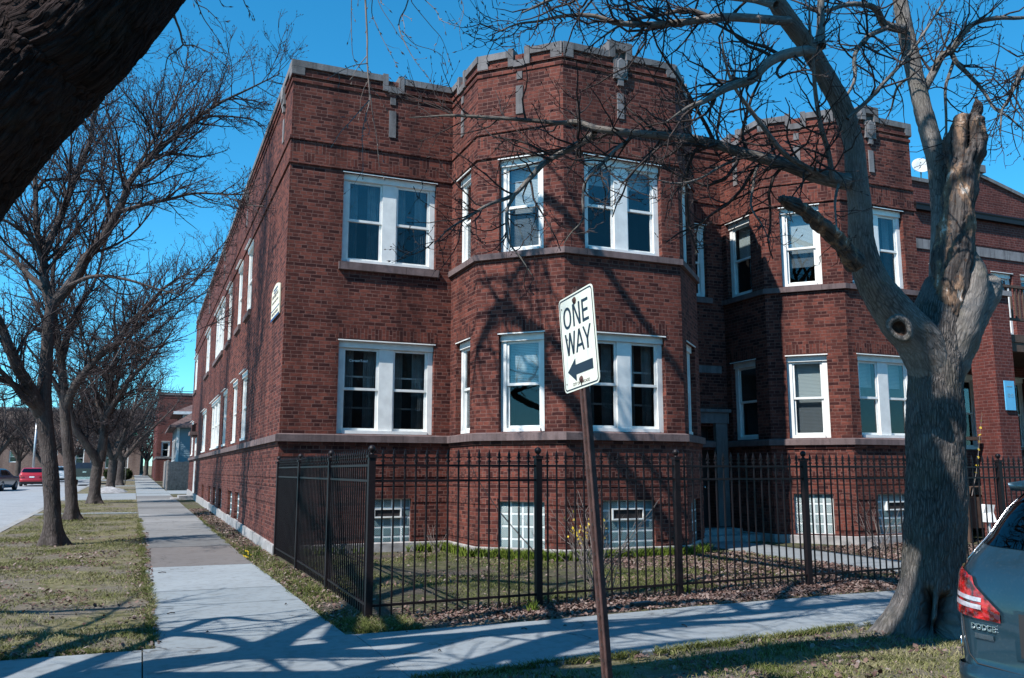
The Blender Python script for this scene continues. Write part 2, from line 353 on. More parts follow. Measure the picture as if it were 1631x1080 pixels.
class MB:
    def __init__(s): s.V = []; s.F = []; s.mi = []; s.tone = []; s.T = None; s.cur = 0; s.tn = 1.
    def frame(s, o=None, u=None, n=None):     # local (u, n, z): along, outwards, up
        s.T = None if o is None else (np.array(o, float), np.array(u, float), np.array(n, float))
    def pt(s, p):
        if s.T is None: return tuple(p)
        o, u, n = s.T; q = o + u * p[0] + n * p[1] + np.array([0, 0, p[2]]); return tuple(q)
    def face(s, pts, m=None):
        i = len(s.V); s.V += [s.pt(p) for p in pts]; s.F.append(list(range(i, i + len(pts)))); s.mi.append(s.cur if m is None else m); s.tone.append(s.tn)
    def mesh(s, V, F, m=None):
        i = len(s.V); s.V += [s.pt(p) for p in V]
        for f in F: s.F.append([k + i for k in f]); s.mi.append(s.cur if m is None else m); s.tone.append(s.tn)
    def box(s, a, b, m=None):
        x0, y0, z0 = a; x1, y1, z1 = b
        V = [(x0, y0, z0), (x1, y0, z0), (x1, y1, z0), (x0, y1, z0), (x0, y0, z1), (x1, y0, z1), (x1, y1, z1), (x0, y1, z1)]
        s.mesh(V, [(0, 3, 2, 1), (4, 5, 6, 7), (0, 1, 5, 4), (1, 2, 6, 5), (2, 3, 7, 6), (3, 0, 4, 7)], m)
    def prism(s, poly, z0, z1, m=None):       # poly [(x,y)] counter-clockwise
        n = len(poly); V = [(x, y, z0) for x, y in poly] + [(x, y, z1) for x, y in poly]
        s.mesh(V, [list(range(n))[::-1], list(range(n, 2 * n))] + [(i, (i + 1) % n, n + (i + 1) % n, n + i) for i in range(n)], m)
    def tube(s, pts, r, S=8, m=None, cap=True):
        V, Q, _ = tube_arr(np.array([pts], float), np.array([r if hasattr(r, '__len__') else [r] * len(pts)], float), S)
        F = [list(q) for q in Q]; n = len(pts)
        if cap: F += [list(range(S))[::-1], list(range((n - 1) * S, n * S))]
        s.mesh(V, F, m)
    def lathe(s, prof, c, S=16, m=None, axis=2):
        V = []; F = []
        for r, h in prof:
            for k in range(S):
                a = 2 * PI * k / S; q = [r * math.cos(a), r * math.sin(a), h]
                if axis == 0: q = [q[2], q[0], q[1]]
                if axis == 1: q = [q[0], q[2], q[1]]
                V.append((c[0] + q[0], c[1] + q[1], c[2] + q[2]))
        for i in range(len(prof) - 1):
            for k in range(S):
                f = (i * S + k, i * S + (k + 1) % S, (i + 1) * S + (k + 1) % S, (i + 1) * S + k)
                F.append(f if axis != 1 else f[::-1])
        s.mesh(V, F, m)
    def build(s, name, mats, parent=None, smooth=False, **kw):
        V = np.array(s.V, float); L = [i for f in s.F for i in f]; C = [len(f) for f in s.F]
        uv = np.zeros((len(L), 2)); k = 0
        for f in s.F:
            q = V[f]; n = np.zeros(3)
            for i in range(len(f)): n += np.cross(q[i], q[(i + 1) % len(f)])
            l = np.linalg.norm(n); n = n / l if l > 1e-12 else np.array([0, 0, 1.])
            if abs(n[2]) > .9: t = np.array([1., 0, 0])
            else: t = np.array([-n[1], n[0], 0]); t /= np.linalg.norm(t)
            bt = np.cross(n, t); uv[k:k + len(f), 0] = q @ t; uv[k:k + len(f), 1] = q @ bt; k += len(f)
        tone = None
        if any(t != 1. for t in s.tone): tone = np.array([t if hasattr(t, '__len__') else (t, t, t) for t in s.tone])
        me = raw_mesh(name, V, L, C, mats, uv, smooth, s.mi, tone, 'FACE')
        o = bpy.data.objects.new(name, me); return put(o, parent, **kw)
def tube_arr(pts, r, S):
    N, K, _ = pts.shape
    tan = np.empty_like(pts); tan[:, 1:-1] = pts[:, 2:] - pts[:, :-2]; tan[:, 0] = pts[:, 1] - pts[:, 0]; tan[:, -1] = pts[:, -1] - pts[:, -2]
    tan /= np.linalg.norm(tan, axis=2, keepdims=True) + 1e-9
    mean = pts[:, -1] - pts[:, 0]; mean /= np.linalg.norm(mean, axis=1, keepdims=True) + 1e-9
    ref = np.eye(3)[np.argmin(np.abs(mean), axis=1)][:, None, :]
    u = np.cross(tan, ref); u /= np.linalg.norm(u, axis=2, keepdims=True) + 1e-9; v = np.cross(tan, u)
    a = np.arange(S) * 2 * PI / S
    V = pts[:, :, None, :] + r[:, :, None, None] * (u[:, :, None, :] * np.cos(a)[None, None, :, None] + v[:, :, None, :] * np.sin(a)[None, None, :, None])
    b = (np.arange(N)[:, None, None] * K + np.arange(K - 1)[None, :, None]) * S
    s0 = np.arange(S)[None, None, :]; s1 = (np.arange(S) + 1)[None, None, :] % S
    Q = np.stack([b + s0, b + s1, b + S + s1, b + S + s0], -1).reshape(-1, 4)
    return V.reshape(-1, 3), Q, (N, K, S)
def tube_uv(pts, r, S):
    N, K, _ = pts.shape
    seg = np.linalg.norm(np.diff(pts, axis=1), axis=2); L = np.concatenate([np.zeros((N, 1)), np.cumsum(seg, 1)], 1)
    rm = r.max(axis=1)[:, None, None]
    k0 = L[:, :-1, None]; k1 = L[:, 1:, None]; a0 = np.arange(S)[None, None, :] * 2 * PI / S; a1 = (np.arange(S)[None, None, :] + 1) * 2 * PI / S
    z = np.zeros((N, K - 1, S))
    uv = np.stack([np.stack([a0 * rm + z, k0 + z], -1), np.stack([a1 * rm + z, k0 + z], -1), np.stack([a1 * rm + z, k1 + z], -1), np.stack([a0 * rm + z, k1 + z], -1)], 3)
    return uv.reshape(-1, 2)
def font_mesh(text, size, name, mats, extrude=.002, bold=0.):
    c = bpy.data.curves.new('lettering', 'FONT'); c.body = text; c.size = size; c.extrude = extrude; c.offset = bold; c.align_x = 'CENTER'; c.align_y = 'CENTER'
    o = bpy.data.objects.new('lettering', c); me = bpy.data.meshes.new_from_object(o); me.name = name
    bpy.data.objects.remove(o); bpy.data.curves.remove(c)
    me.materials.clear(); me.materials.append(M[mats]); return me

# ------------------------------------------------------------------ the ground, streets and pavements
rng = np.random.default_rng(7)
def sheet(name, x0, x1, y0, y1, z, mat_, dx=4., dy=4., skewed=True, noise_=0., hole=None):
    nx = max(1, int((x1 - x0) / dx)); ny = max(1, int((y1 - y0) / dy))
    X, Y = np.meshgrid(np.linspace(x0, x1, nx + 1), np.linspace(y0, y1, ny + 1))
    Xs = skew(X, Y) if skewed else X
    Z = zg(Y) + z
    if noise_:
        Z = Z + noise_ * (np.sin(X * 2.3 + Y * 1.1) + np.sin(X * .9 - Y * 1.9 + 1) + np.sin(X * 4.7 + Y * 3.9) * .5)
    V = np.stack([Xs, Y, Z], -1).reshape(-1, 3)
    i = (np.arange(ny)[:, None] * (nx + 1) + np.arange(nx)[None, :]).reshape(-1)
    Q = np.stack([i, i + 1, i + nx + 2, i + nx + 1], -1)
    me = raw_mesh(name, V, Q.ravel(), np.full(len(Q), 4), mat_, smooth=True, uv=V[Q.ravel()][:, :2], tone=np.ones(len(V)))
    return put(bpy.data.objects.new(name, me), kind='structure')
sheet('ground', -400, 400, -60, 700, -.32, 'lawn', 40, 40, False)
sheet('road', -11.2, -3.25, -40, 400, -.13, 'asphalt', 4, 10)
sheet('cross_road', -60, 90, -7, 4.0, -.126, 'asphalt_dark', 10, 11, False)
# parkway lawns, yards
KX, KY = -3.05, 4.2
def slab(mb, x0, x1, y0, y1, z0, z1, tone=1., skewed=True):
    f = (lambda x, y: skew(x, y)) if skewed else (lambda x, y: x)
    q = [(f(x0, y0), y0), (f(x1, y0), y0), (f(x1, y1), y1), (f(x0, y1), y1)]
    zz = [zgf(y0), zgf(y0), zgf(y1), zgf(y1)]
    V = [(x, y, z + z0) for (x, y), z in zip(q, zz)] + [(x, y, z + z1) for (x, y), z in zip(q, zz)]
    mb.tn = tone; mb.mesh(V, [(4, 5, 6, 7), (0, 1, 5, 4), (1, 2, 6, 5), (2, 3, 7, 6), (3, 0, 4, 7)]); mb.tn = 1.
sheet('street_lawn', -3.05, .3, 4.2, 130, -.012, 'lawn', .5, .6, True, .008)
sheet('front_lawn', .3, 60, 4.2, 9.8, -.012, 'lawn', .6, .6, True, .008)
sheet('yard', 1.9, 60, 9.8, 140, -.008, 'yard', 1.1, 1.0, True, .008)
sheet('opposite_lawn', -70, -11.4, 4.2, 200, -.01, 'lawn', 6, 6)
b = MB()
y = 4.0
for (x0, x1) in ((-3.25, -3.052), (-11.4, -11.202)):
    y = 4.0
    while y < 200:
        y2 = min(200, y + (3 if y < 60 else 12)); t = random.Random(int(y * 7)).uniform(.85, 1.1); slab(b, x0, x1, y, y2 - .012, -.3, -.004, (t, t, t)); y = y2
x = -3.0
while x < 90:
    t = random.Random(int(x * 7)).uniform(.85, 1.1); slab(b, x, x + 2.99, 4.0, 4.195, -.3, -.002, (t, t, t), False); x += 3
b.build('kerb', 'kerb', kind='structure')
R = random.Random(4)
b = MB()
# pavement along the street: slabs 1.2-1.6 m long; the brownish and the new slab as in the picture
ys = [8.75, 10.0, 11.35, 12.72, 14.3, 15.95, 17.9, 19.7, 21.4]
while ys[-1] < 150: ys.append(ys[-1] + 1.65)
for i in range(len(ys) - 1):
    t = R.uniform(.82, 1.06); tc = (t, t, t)
    y0, y1 = ys[i], ys[i + 1]
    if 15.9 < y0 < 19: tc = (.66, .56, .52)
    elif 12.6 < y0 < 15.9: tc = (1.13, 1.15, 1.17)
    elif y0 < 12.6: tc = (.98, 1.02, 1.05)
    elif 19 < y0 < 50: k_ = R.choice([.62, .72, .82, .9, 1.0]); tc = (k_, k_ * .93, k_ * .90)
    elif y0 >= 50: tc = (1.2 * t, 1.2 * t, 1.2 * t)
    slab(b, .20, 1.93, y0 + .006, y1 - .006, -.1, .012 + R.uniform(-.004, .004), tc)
xs = [-9.5, -7.6, -5.7, -3.7, -1.8, .1, 2.02, 4.0, 6.0, 8.0, 10., 12., 14, 16, 18, 20, 22, 24, 26, 28, 30, 32, 34, 36, 38, 40]
for i in range(len(xs) - 1):
    t = R.uniform(.95, 1.06); x0, x1 = xs[i] + .006, xs[i + 1] - .006
    ya = lambda x: 6.72 + .10 * max(0, min(x, 9) - 2.4)
    yb = lambda x: 8.74 if x < 2.1 else 8.60 + .08 * min(max(0, x - 2.1), 5)
    zt = .012 + R.uniform(-.003, .003)
    V = [(x0, ya(x0), -.1), (x1, ya(x1), -.1), (x1, yb(x1), -.1), (x0, yb(x0), -.1), (x0, ya(x0), zt), (x1, ya(x1), zt), (x1, yb(x1), zt), (x0, yb(x0), zt)]
    b.tn = (t * .98, t * 1.01, t * 1.04); b.mesh(V, [(4, 5, 6, 7), (0, 1, 5, 4), (1, 2, 6, 5), (2, 3, 7, 6), (3, 0, 4, 7)]); b.tn = 1.
b.build('pavement', 'conc', kind='structure')
b = MB()
slab(b, -3.05, .17, 33.6, 34.3, -.1, .008, (.9, .9, .9)); slab(b, -3.05, .17, 45.9, 55.5, -.1, .006, (1.05, 1.05, 1.06)); slab(b, 1.96, 9, 53.2, 59.5, -.1, .03, (1.1, 1.1, 1.1))
slab(b, -3.05, .17, 72.5, 74.5, -.1, .008, (1.1, 1.1, 1.1)); slab(b, -3.05, .17, 96, 102, -.1, .008, (1.1, 1.1, 1.1))
b.build('driveway', 'conc', kind='structure')
b = MB()
yy = 9.1
while yy < 17.6:
    t = R.uniform(.8, 1.0); slab(b, 11.15, 12.55, yy, min(17.7, yy + 1.35) - .012, -.1, .02, (t, t, t), False); yy += 1.35
b.build('entry_path', 'conc', kind='structure')

# ------------------------------------------------------------------ the apartment building
bld = empty('apartment_building', (9, 25, 0), 'red brick two-storey apartment building on the corner with castle-like roofline, two bays and white windows', 'building')
OUT = [(2.43, 52), (2.43, 17.36), (5.93, 17.36), (5.93, 15.78), (7.23, 14.48), (9.86, 14.48), (11.15, 15.77), (11.15, 17.72), (13.35, 17.72), (13.35, 16.15), (14.6, 14.9), (16.95, 14.9), (16.95, 52)]
TOP = 9.98
def offs(path, d):
    res = []
    for i, p in enumerate(path):
        ns = []
        for a, c in ((i - 1, i), (i, i + 1)):
            if a < 0 or c >= len(path): continue
            dx, dy = path[c][0] - path[a][0], path[c][1] - path[a][1]; l = math.hypot(dx, dy); ns.append((dy / l, -dx / l))
        if len(ns) == 1: n = ns[0]; k = 1
        else:
            n = (ns[0][0] + ns[1][0], ns[0][1] + ns[1][1]); l = math.hypot(*n); n = (n[0] / l, n[1] / l); k = 1 / (n[0] * ns[0][0] + n[1] * ns[0][1])
        res.append((p[0] + n[0] * d * k, p[1] + n[1] * d * k))
    return res
def strip(mb, path, z0, z1, out, inn=.02, slope=0., m=None):
    a = offs(path, -inn); c = offs(path, out); c2 = offs(path, out)
    for i in range(len(path) - 1):
        A0, A1, C0, C1 = a[i], a[i + 1], c[i], c[i + 1]
        V = [(*A0, z0), (*A1, z0), (*C1, z0), (*C0, z0), (*A0, z1), (*A1, z1), (*C1, z1 - slope), (*C0, z1 - slope)]
        F = [(0, 1, 2, 3), (4, 7, 6, 5), (3, 2, 6, 7)]
        if i == 0: F.append((0, 3, 7, 4))
        if i == len(path) - 2: F.append((1, 5, 6, 2))
        mb.mesh(V, F, m)
class Seg:
    def __init__(s, i, path=None):
        path = path or OUT
        p, q = path[i], path[i + 1]; s.p = np.array([*p, 0.]); d = np.array([q[0] - p[0], q[1] - p[1], 0.]); s.L = np.linalg.norm(d); s.d = d / s.L; s.n = np.array([s.d[1], -s.d[0], 0]); s.open = []
    def u(s, x=None, y=None):
        return (x - s.p[0]) / s.d[0] if x is not None else (y - s.p[1]) / s.d[1]
    def fr(s, mb): mb.frame(s.p, s.d, s.n)
    def moved(s, off):
        c = Seg.__new__(Seg); c.p, c.d, c.n, c.L, c.open = s.p + s.n * off, s.d, s.n, s.L, []; return c
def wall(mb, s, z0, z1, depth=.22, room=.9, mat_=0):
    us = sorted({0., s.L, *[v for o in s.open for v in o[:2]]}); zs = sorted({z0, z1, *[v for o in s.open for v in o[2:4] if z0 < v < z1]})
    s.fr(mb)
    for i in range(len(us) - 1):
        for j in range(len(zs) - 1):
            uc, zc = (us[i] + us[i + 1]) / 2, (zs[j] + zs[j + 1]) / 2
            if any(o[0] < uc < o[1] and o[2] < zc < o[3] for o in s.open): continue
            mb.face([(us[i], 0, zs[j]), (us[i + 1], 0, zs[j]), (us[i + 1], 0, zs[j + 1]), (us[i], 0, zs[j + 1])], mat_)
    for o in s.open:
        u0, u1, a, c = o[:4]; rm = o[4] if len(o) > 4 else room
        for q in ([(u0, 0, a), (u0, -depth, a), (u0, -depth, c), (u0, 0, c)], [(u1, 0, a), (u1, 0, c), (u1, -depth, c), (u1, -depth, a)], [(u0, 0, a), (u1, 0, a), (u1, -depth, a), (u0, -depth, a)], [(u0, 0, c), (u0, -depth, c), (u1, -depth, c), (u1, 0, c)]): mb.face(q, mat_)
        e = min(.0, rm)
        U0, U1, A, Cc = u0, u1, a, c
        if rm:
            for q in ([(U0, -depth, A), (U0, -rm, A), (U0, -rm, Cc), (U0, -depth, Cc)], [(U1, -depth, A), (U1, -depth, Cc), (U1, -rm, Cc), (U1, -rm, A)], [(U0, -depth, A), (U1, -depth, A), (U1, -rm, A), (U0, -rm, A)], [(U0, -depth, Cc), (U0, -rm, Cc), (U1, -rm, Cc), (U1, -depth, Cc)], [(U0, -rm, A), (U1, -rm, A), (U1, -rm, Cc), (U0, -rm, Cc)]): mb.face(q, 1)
    mb.frame()
WINDOWS = []
def window(s, u0, u1, z0, z1, n=1, blind=None, curtain=False, jw=.115, narrow=False, parent=None, shelf=False, mull=.30, screen=True, off=0.):
    par = parent or bld
    s.open.append((u0, u1, z0, z1)); s = s.moved(off); f = MB(); s.fr(f)
    F_, B_ = -.115, -.20
    hd, sl_ = .14, .07
    f.box((u0 + .003, B_, z0 + .003), (u0 + jw, F_, z1 - hd)); f.box((u1 - jw, B_, z0 + .003), (u1 - .003, F_, z1 - hd))
    f.box((u0 + .003, B_, z1 - hd + .002), (u1 - .003, -.075, z1 - .003))
    f.box((u0 + jw + .002, B_, z0 + .003), (u1 - jw - .002, F_ + .045, z0 + sl_))
    f.mesh([(u0 - .02, -.03, z1 + .004), (u1 + .02, -.03, z1 + .004), (u1 + .02, .02, z1 - .012), (u0 - .02, .02, z1 - .012), (u0 - .02, -.03, z1 + .022), (u1 + .02, -.03, z1 + .022), (u1 + .02, .02, z1 + .008), (u0 - .02, .02, z1 + .008)], [(0, 3, 2, 1), (4, 5, 6, 7), (0, 1, 5, 4), (1, 2, 6, 5), (2, 3, 7, 6), (3, 0, 4, 7)])
    W_ = (u1 - u0 - 2 * jw - (n - 1) * mull) / n; L = []
    for k in range(n):
        a = u0 + jw + k * (W_ + mull); L.append((a, a + W_))
        if k < n - 1: f.box((a + W_, B_, z0 + sl_ + .001), (a + W_ + mull, F_ + .004, z1 - hd - .001))
    fo = f.build('window', 'white', par)
    zm = z0 + sl_ + (z1 - hd - z0 - sl_) * .5
    for (a, c) in L:
        for (lo, hi, nf) in ((zm - .02, z1 - hd - .003, -.140), (z0 + sl_ + .003, zm + .02, -.175)):
            q = MB(); s.fr(q); sw = .048; e = .004
            q.box((a + e, nf - .032, lo), (a + sw, nf, hi)); q.box((c - sw, nf - .032, lo), (c - e, nf, hi))
            q.box((a + sw + .001, nf - .032, hi - .045), (c - sw - .001, nf - .002, hi)); q.box((a + sw + .001, nf - .032, lo), (c - sw - .001, nf - .002, lo + .05))
            q.build('sash', 'white', fo)
            g = MB(); s.fr(g); g.box((a + sw - .006, nf - .022, lo + .044), (c - sw + .006, nf - .014, hi - .04))
            g.build('pane', 'glass_screen' if (screen and nf < -.16) else 'glass', fo)
        if blind:
            q = MB(); s.fr(q); zb = z1 - hd - (z1 - hd - z0 - sl_) * blind; q.box((a + .03, -.30, zb), (c - .03, -.294, z1 - hd + .05)); q.build('blind', 'blind', fo)
        if curtain:
            q = MB(); s.fr(q)
            for (ca, cb) in ((a, a + W_ * .36), (c - W_ * .36, c)):
                K = 20
                for i in range(K):
                    t0, t1 = ca + (cb - ca) * i / K, ca + (cb - ca) * (i + 1) / K; w0, w1 = .03 * math.sin(i * 1.9), .03 * math.sin((i + 1) * 1.9)
                    q.face([(t0, -.36 + w0, z0 + .05), (t1, -.36 + w1, z0 + .05), (t1, -.36 + w1, z1 - .1), (t0, -.36 + w0, z1 - .1)])
            q.build('curtain', 'fabric', fo)
        if shelf:
            q = MB(); s.fr(q)
            for zz in (.28, .62): q.box((a, -.38, z0 + (z1 - z0) * zz), (c, -.35, z0 + (z1 - z0) * zz + .035))
            q.build('window_rail', 'white_dirty', fo)
    return fo
def sill(s, u0, u1, z0, z1, out=.07, mat_='stone_brown', parent=None):
    q = MB(); s.fr(q); q.mesh([(u0, -.02, z0), (u1, -.02, z0), (u1, out, z0), (u0, out, z0), (u0, -.02, z1), (u1, -.02, z1), (u1, out, z1 - .02), (u0, out, z1 - .02)], [(0, 1, 2, 3), (4, 7, 6, 5), (3, 2, 6, 7), (0, 3, 7, 4), (1, 5, 6, 2)])
    return q.build('sill', mat_, parent or bld)
def lintel(s, u0, u1, z0, parent=None, mat_='soldier'):
    q = MB(); s.fr(q); q.box((u0, -.01, z0), (u1, .009, z0 + .215)); return q.build('brick_lintel', mat_, parent or bld)
def blockwin(s, u0, u1, z0, z1, nu, nz, vent=None):
    s.open.append((u0, u1, z0, z1, 0)); f = MB(); s.fr(f)
    f.box((u0 + .002, -.16, z0 + .002), (u1 - .002, -.085, z1 - .002)); fo = f.build('glass_block_window', 'blockmortar', bld)
    q = MB(); s.fr(q); du, dz = (u1 - u0) / nu, (z1 - z0) / nz
    for i in range(nu):
        for j in range(nz):
            a, c, e, g = u0 + i * du + .013, u0 + (i + 1) * du - .013, z0 + j * dz + .013, z0 + (j + 1) * dz - .013
            if vent and vent[0] - .02 < (a + c) / 2 < vent[1] + .02 and vent[2] - .02 < (e + g) / 2 < vent[3] + .02: continue
            h = .014
            V = [(a, -.09, e), (c, -.09, e), (c, -.09, g), (a, -.09, g), (a + h, -.078, e + h), (c - h, -.078, e + h), (c - h, -.078, g - h), (a + h, -.078, g - h)]
            q.mesh(V, [(4, 5, 6, 7), (0, 1, 5, 4), (1, 2, 6, 5), (2, 3, 7, 6), (3, 0, 4, 7)])
    q.build('glass_blocks', 'block', fo)
    if vent:
        q = MB(); s.fr(q); a, c, e, g = vent; w_ = .028
        q.box((a, -.084, e), (c, -.03, e + w_)); q.box((a, -.084, g - w_), (c, -.03, g)); q.box((a, -.084, e + w_), (a + w_, -.03, g - w_)); q.box((c - w_, -.084, e + w_), (c, -.03, g - w_))
        v = q.build('vent', 'white', fo); q = MB(); s.fr(q); q.box((a + w_, -.07, e + w_), (c - w_, -.055, g - w_)); q.build('vent_pane', 'dark', fo)

S_ = [Seg(i) for i in range(12)]
LEFT, A_, F1, F2, F3, F4, F5, REC, G1, G2, G3, RS = S_
ZL, ZU = (2.34, 4.24), (5.88, 7.80)
# main front
window(A_, A_.u(x=3.54), A_.u(x=5.57), *ZL, 2, shelf=True, curtain=True); window(A_, A_.u(x=3.54), A_.u(x=5.57), *ZU, 2, curtain=True)
window(F1, F1.u(y=16.98), F1.u(y=16.14), *ZL); window(F1, F1.u(y=17.0), F1.u(y=16.16), *ZU)
window(F2, F2.u(x=6.265), F2.u(x=6.93), *ZL, blind=.5); window(F2, F2.u(x=6.265), F2.u(x=6.93), *ZU, blind=1.)
window(F3, F3.u(x=7.68), F3.u(x=9.44), *ZL, 2, curtain=True, shelf=True); window(F3, F3.u(x=7.68), F3.u(x=9.44), *ZU, 2, blind=.22)
window(F4, F4.u(x=10.16), F4.u(x=10.83), *ZL); window(F4, F4.u(x=10.16), F4.u(x=10.83), *ZU)
window(REC, REC.u(x=11.95), REC.u(x=12.87), 5.92, 7.80, curtain=True)
window(G1, G1.u(y=17.53), G1.u(y=16.6), *ZL); window(G1, G1.u(y=17.53), G1.u(y=16.6), *ZU, blind=.45)
window(G2, G2.u(x=13.64), G2.u(x=14.27), *ZL, blind=1.); window(G2, G2.u(x=13.64), G2.u(x=14.27), *ZU, blind=.75)
window(G3, G3.u(x=14.86), G3.u(x=16.56), *ZL, 2, blind=.35); window(G3, G3.u(x=14.86), G3.u(x=16.56), *ZU, 2, curtain=True)
blockwin(A_, A_.u(x=4.16), A_.u(x=5.12), .10, 1.04, 5, 5, (A_.u(x=4.35), A_.u(x=4.93), .66, .85))
blockwin(F2, F2.u(x=6.26), F2.u(x=6.925), .10, 1.03, 4, 4)
blockwin(F3, F3.u(x=7.98), F3.u(x=9.12), .10, 1.05, 6, 5, (F3.u(x=8.2), F3.u(x=8.9), .68, .90))
blockwin(F4, F4.u(x=10.17), F4.u(x=10.83), .10, 1.03, 4, 4)
blockwin(G2, G2.u(x=13.66), G2.u(x=14.25), .20, 1.09, 4, 4)
blockwin(G3, G3.u(x=15.2), G3.u(x=16.2), .20, 1.09, 5, 5, (G3.u(x=15.5), G3.u(x=16.1), .72, .92))
# street side (far to near)
for (ya, yb, n) in ((24.9, 23.6, 1), (27.5, 26.2, 1), (30.9, 29.5, 1), (36.4, 32.2, 3), (42.0, 39.4, 2), (51.3, 49.4, 1)):
    window(LEFT, LEFT.u(y=ya), LEFT.u(y=yb), 2.40, 4.25, n, screen=False, off=.085); 
for (ya, yb, n) in ((24.9, 23.6, 1), (27.5, 26.2, 1), (30.9, 29.5, 1), (36.4, 32.2, 3), (42.0, 39.4, 2), (51.3, 48.8, 2)):
    window(LEFT, LEFT.u(y=ya), LEFT.u(y=yb), *ZU, n, screen=False, off=.085); sill(LEFT, LEFT.u(y=ya) - .06, LEFT.u(y=yb) + .06, 5.71, 5.875, .07)
for (ya, yb) in ((25.5, 24.3), (27.6, 26.3), (31.0, 29.8), (33.5, 32.2), (35.9, 34.6), (39.9, 38.7)):
    blockwin(LEFT, LEFT.u(y=ya), LEFT.u(y=yb), .28, 1.02, 5, 4)
# side door
ud0, ud1 = LEFT.u(y=46.9), LEFT.u(y=45.7)
LEFT.open.append((ud0, ud1, .42, 3.25, .5))
q = MB(); LEFT.fr(q); q.box((ud0 + .003, -.15, .42), (ud0 + .1, .02, 3.24)); q.box((ud1 - .1, -.15, .42), (ud1 - .003, .02, 3.24)); q.box((ud0 + .1, -.15, 2.6), (ud1 - .1, .015, 3.24))
dr = q.build('side_door', 'white', bld); q = MB(); LEFT.fr(q); q.box((ud0 + .101, -.14, .42), (ud1 - .101, -.09, 2.6)); q.build('door_leaf', 'white_dirty', dr)
q = MB(); LEFT.fr(q); q.box((ud0 - .25, .0, 3.35), (ud1 + .25, .35, 3.52)); q.box((ud0 - .1, .0, 3.27), (ud1 + .1, .2, 3.349)); q.build('door_hood', 'stone_brown', bld)
q = MB(); LEFT.fr(q); um = (ud0 + ud1) / 2; q.box((um - .05, 0, 3.9), (um + .05, .14, 3.96)); q.box((um - .09, .05, 3.55), (um + .09, .23, 3.90)); q.build('porch_lantern', 'iron', bld)
q = MB(); LEFT.fr(q); q.box((ud0 - .3, .045, -.3), (ud1 + .3, .7, .40)); q.box((ud0 - .3, .71, -.3), (ud1 + .3, 1.05, .28)); q.build('doorstep', 'found', bld)
# main door in the recess
REC.open.append((REC.u(x=11.75), REC.u(x=12.89), .25, 2.68, .6))
q = MB(); REC.fr(q); a, c = REC.u(x=11.75), REC.u(x=12.89)
q.box((a - .34, -.01, .0), (a - .003, .11, 2.75)); q.box((c + .003, -.01, .0), (c + .34, .11, 2.75)); q.box((a - .38, -.01, 2.751), (c + .38, .13, 3.02)); q.box((a - .42, -.01, 3.021), (c + .42, .18, 3.10)); q.box((a - .3, -.01, 4.0), (c + .3, .02, 4.18))
q.build('door_surround', 'stone', bld)
q = MB(); REC.fr(q); q.box((a, -.35, .25), (c, -.28, 2.68)); dr = q.build('entrance_door', 'door', bld); q = MB(); REC.fr(q); q.lathe([(0, -.0), (.03, .0), (.03, .05), (0, .06)], (c - .12, -.28, 1.2), 10, axis=1); q.build('door_knob', 'chrome', dr)
q = MB(); REC.fr(q); q.box((a - .5, 0.045, -.1), (c + .45, 1.1, .13)); q.box((a - .35, 0.12, .131), (c + .3, .6, .25)); q.build('entrance_step', 'found', bld)

b = MB()
for s in S_: wall(b, s, .18, TOP)
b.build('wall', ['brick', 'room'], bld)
b = MB(); b.face([(x, y, 9.55) for x, y in OUT[::-1]]); b.face([(16.95, 52, -.1), (2.43, 52, -.1), (2.43, 52, TOP), (16.95, 52, TOP)]); b.build('roof', 'roof', bld)
b = MB(); inner = offs(OUT, -.3)
for i in range(12): b.face([(*inner[i], 9.5), (*inner[i + 1], 9.5), (*inner[i + 1], TOP), (*inner[i], TOP)])
b.build('parapet_back', 'brick', bld)
b = MB(); strip(b, OUT[1:], -.1, .182, .045, .02, .02); b.build('foundation', 'found', bld)
b = MB(); strip(b, OUT[:9], 2.17, 2.335, .085, .02, .03); strip(b, OUT[8:], 2.18, 2.335, .085, .02, .03); b.build('water_table', 'stone_brown', bld)
b = MB(); strip(b, OUT, 2.10, 2.168, .03); b.build('corbel_course', 'brick', bld)
for z in (1.48, .97, .30):
    # soldier courses of the basement, broken by the glass block windows
    for i, s in enumerate(S_):
        holes = sorted([(o[0], o[1]) for o in s.open if o[2] < z + .11 and o[3] > z])
        q = MB(); s.fr(q); u = 0.
        for h in holes + [(s.L, s.L)]:
            if h[0] - u > .05: q = MB(); s.fr(q); q.box((u, -.01, z), (h[0] - .002, .014, z + .115)); q.build('soldier_course', 'rowlock', bld)
            u = h[1] + .002
for z in (1.88, 1.30, .72):
    for s in S_:
        holes = sorted([(o[0], o[1]) for o in s.open if o[2] < z + .11 and o[3] > z]); q = MB(); s.fr(q); u = 0.
        for h in holes + [(s.L, s.L)]:
            if h[0] - u > .05: q.box((u, -.01, z), (h[0] - .002, .010, z + .07))
            u = h[1] + .002
        if q.V and z > 1: q.build('brick_course', 'brick', bld)
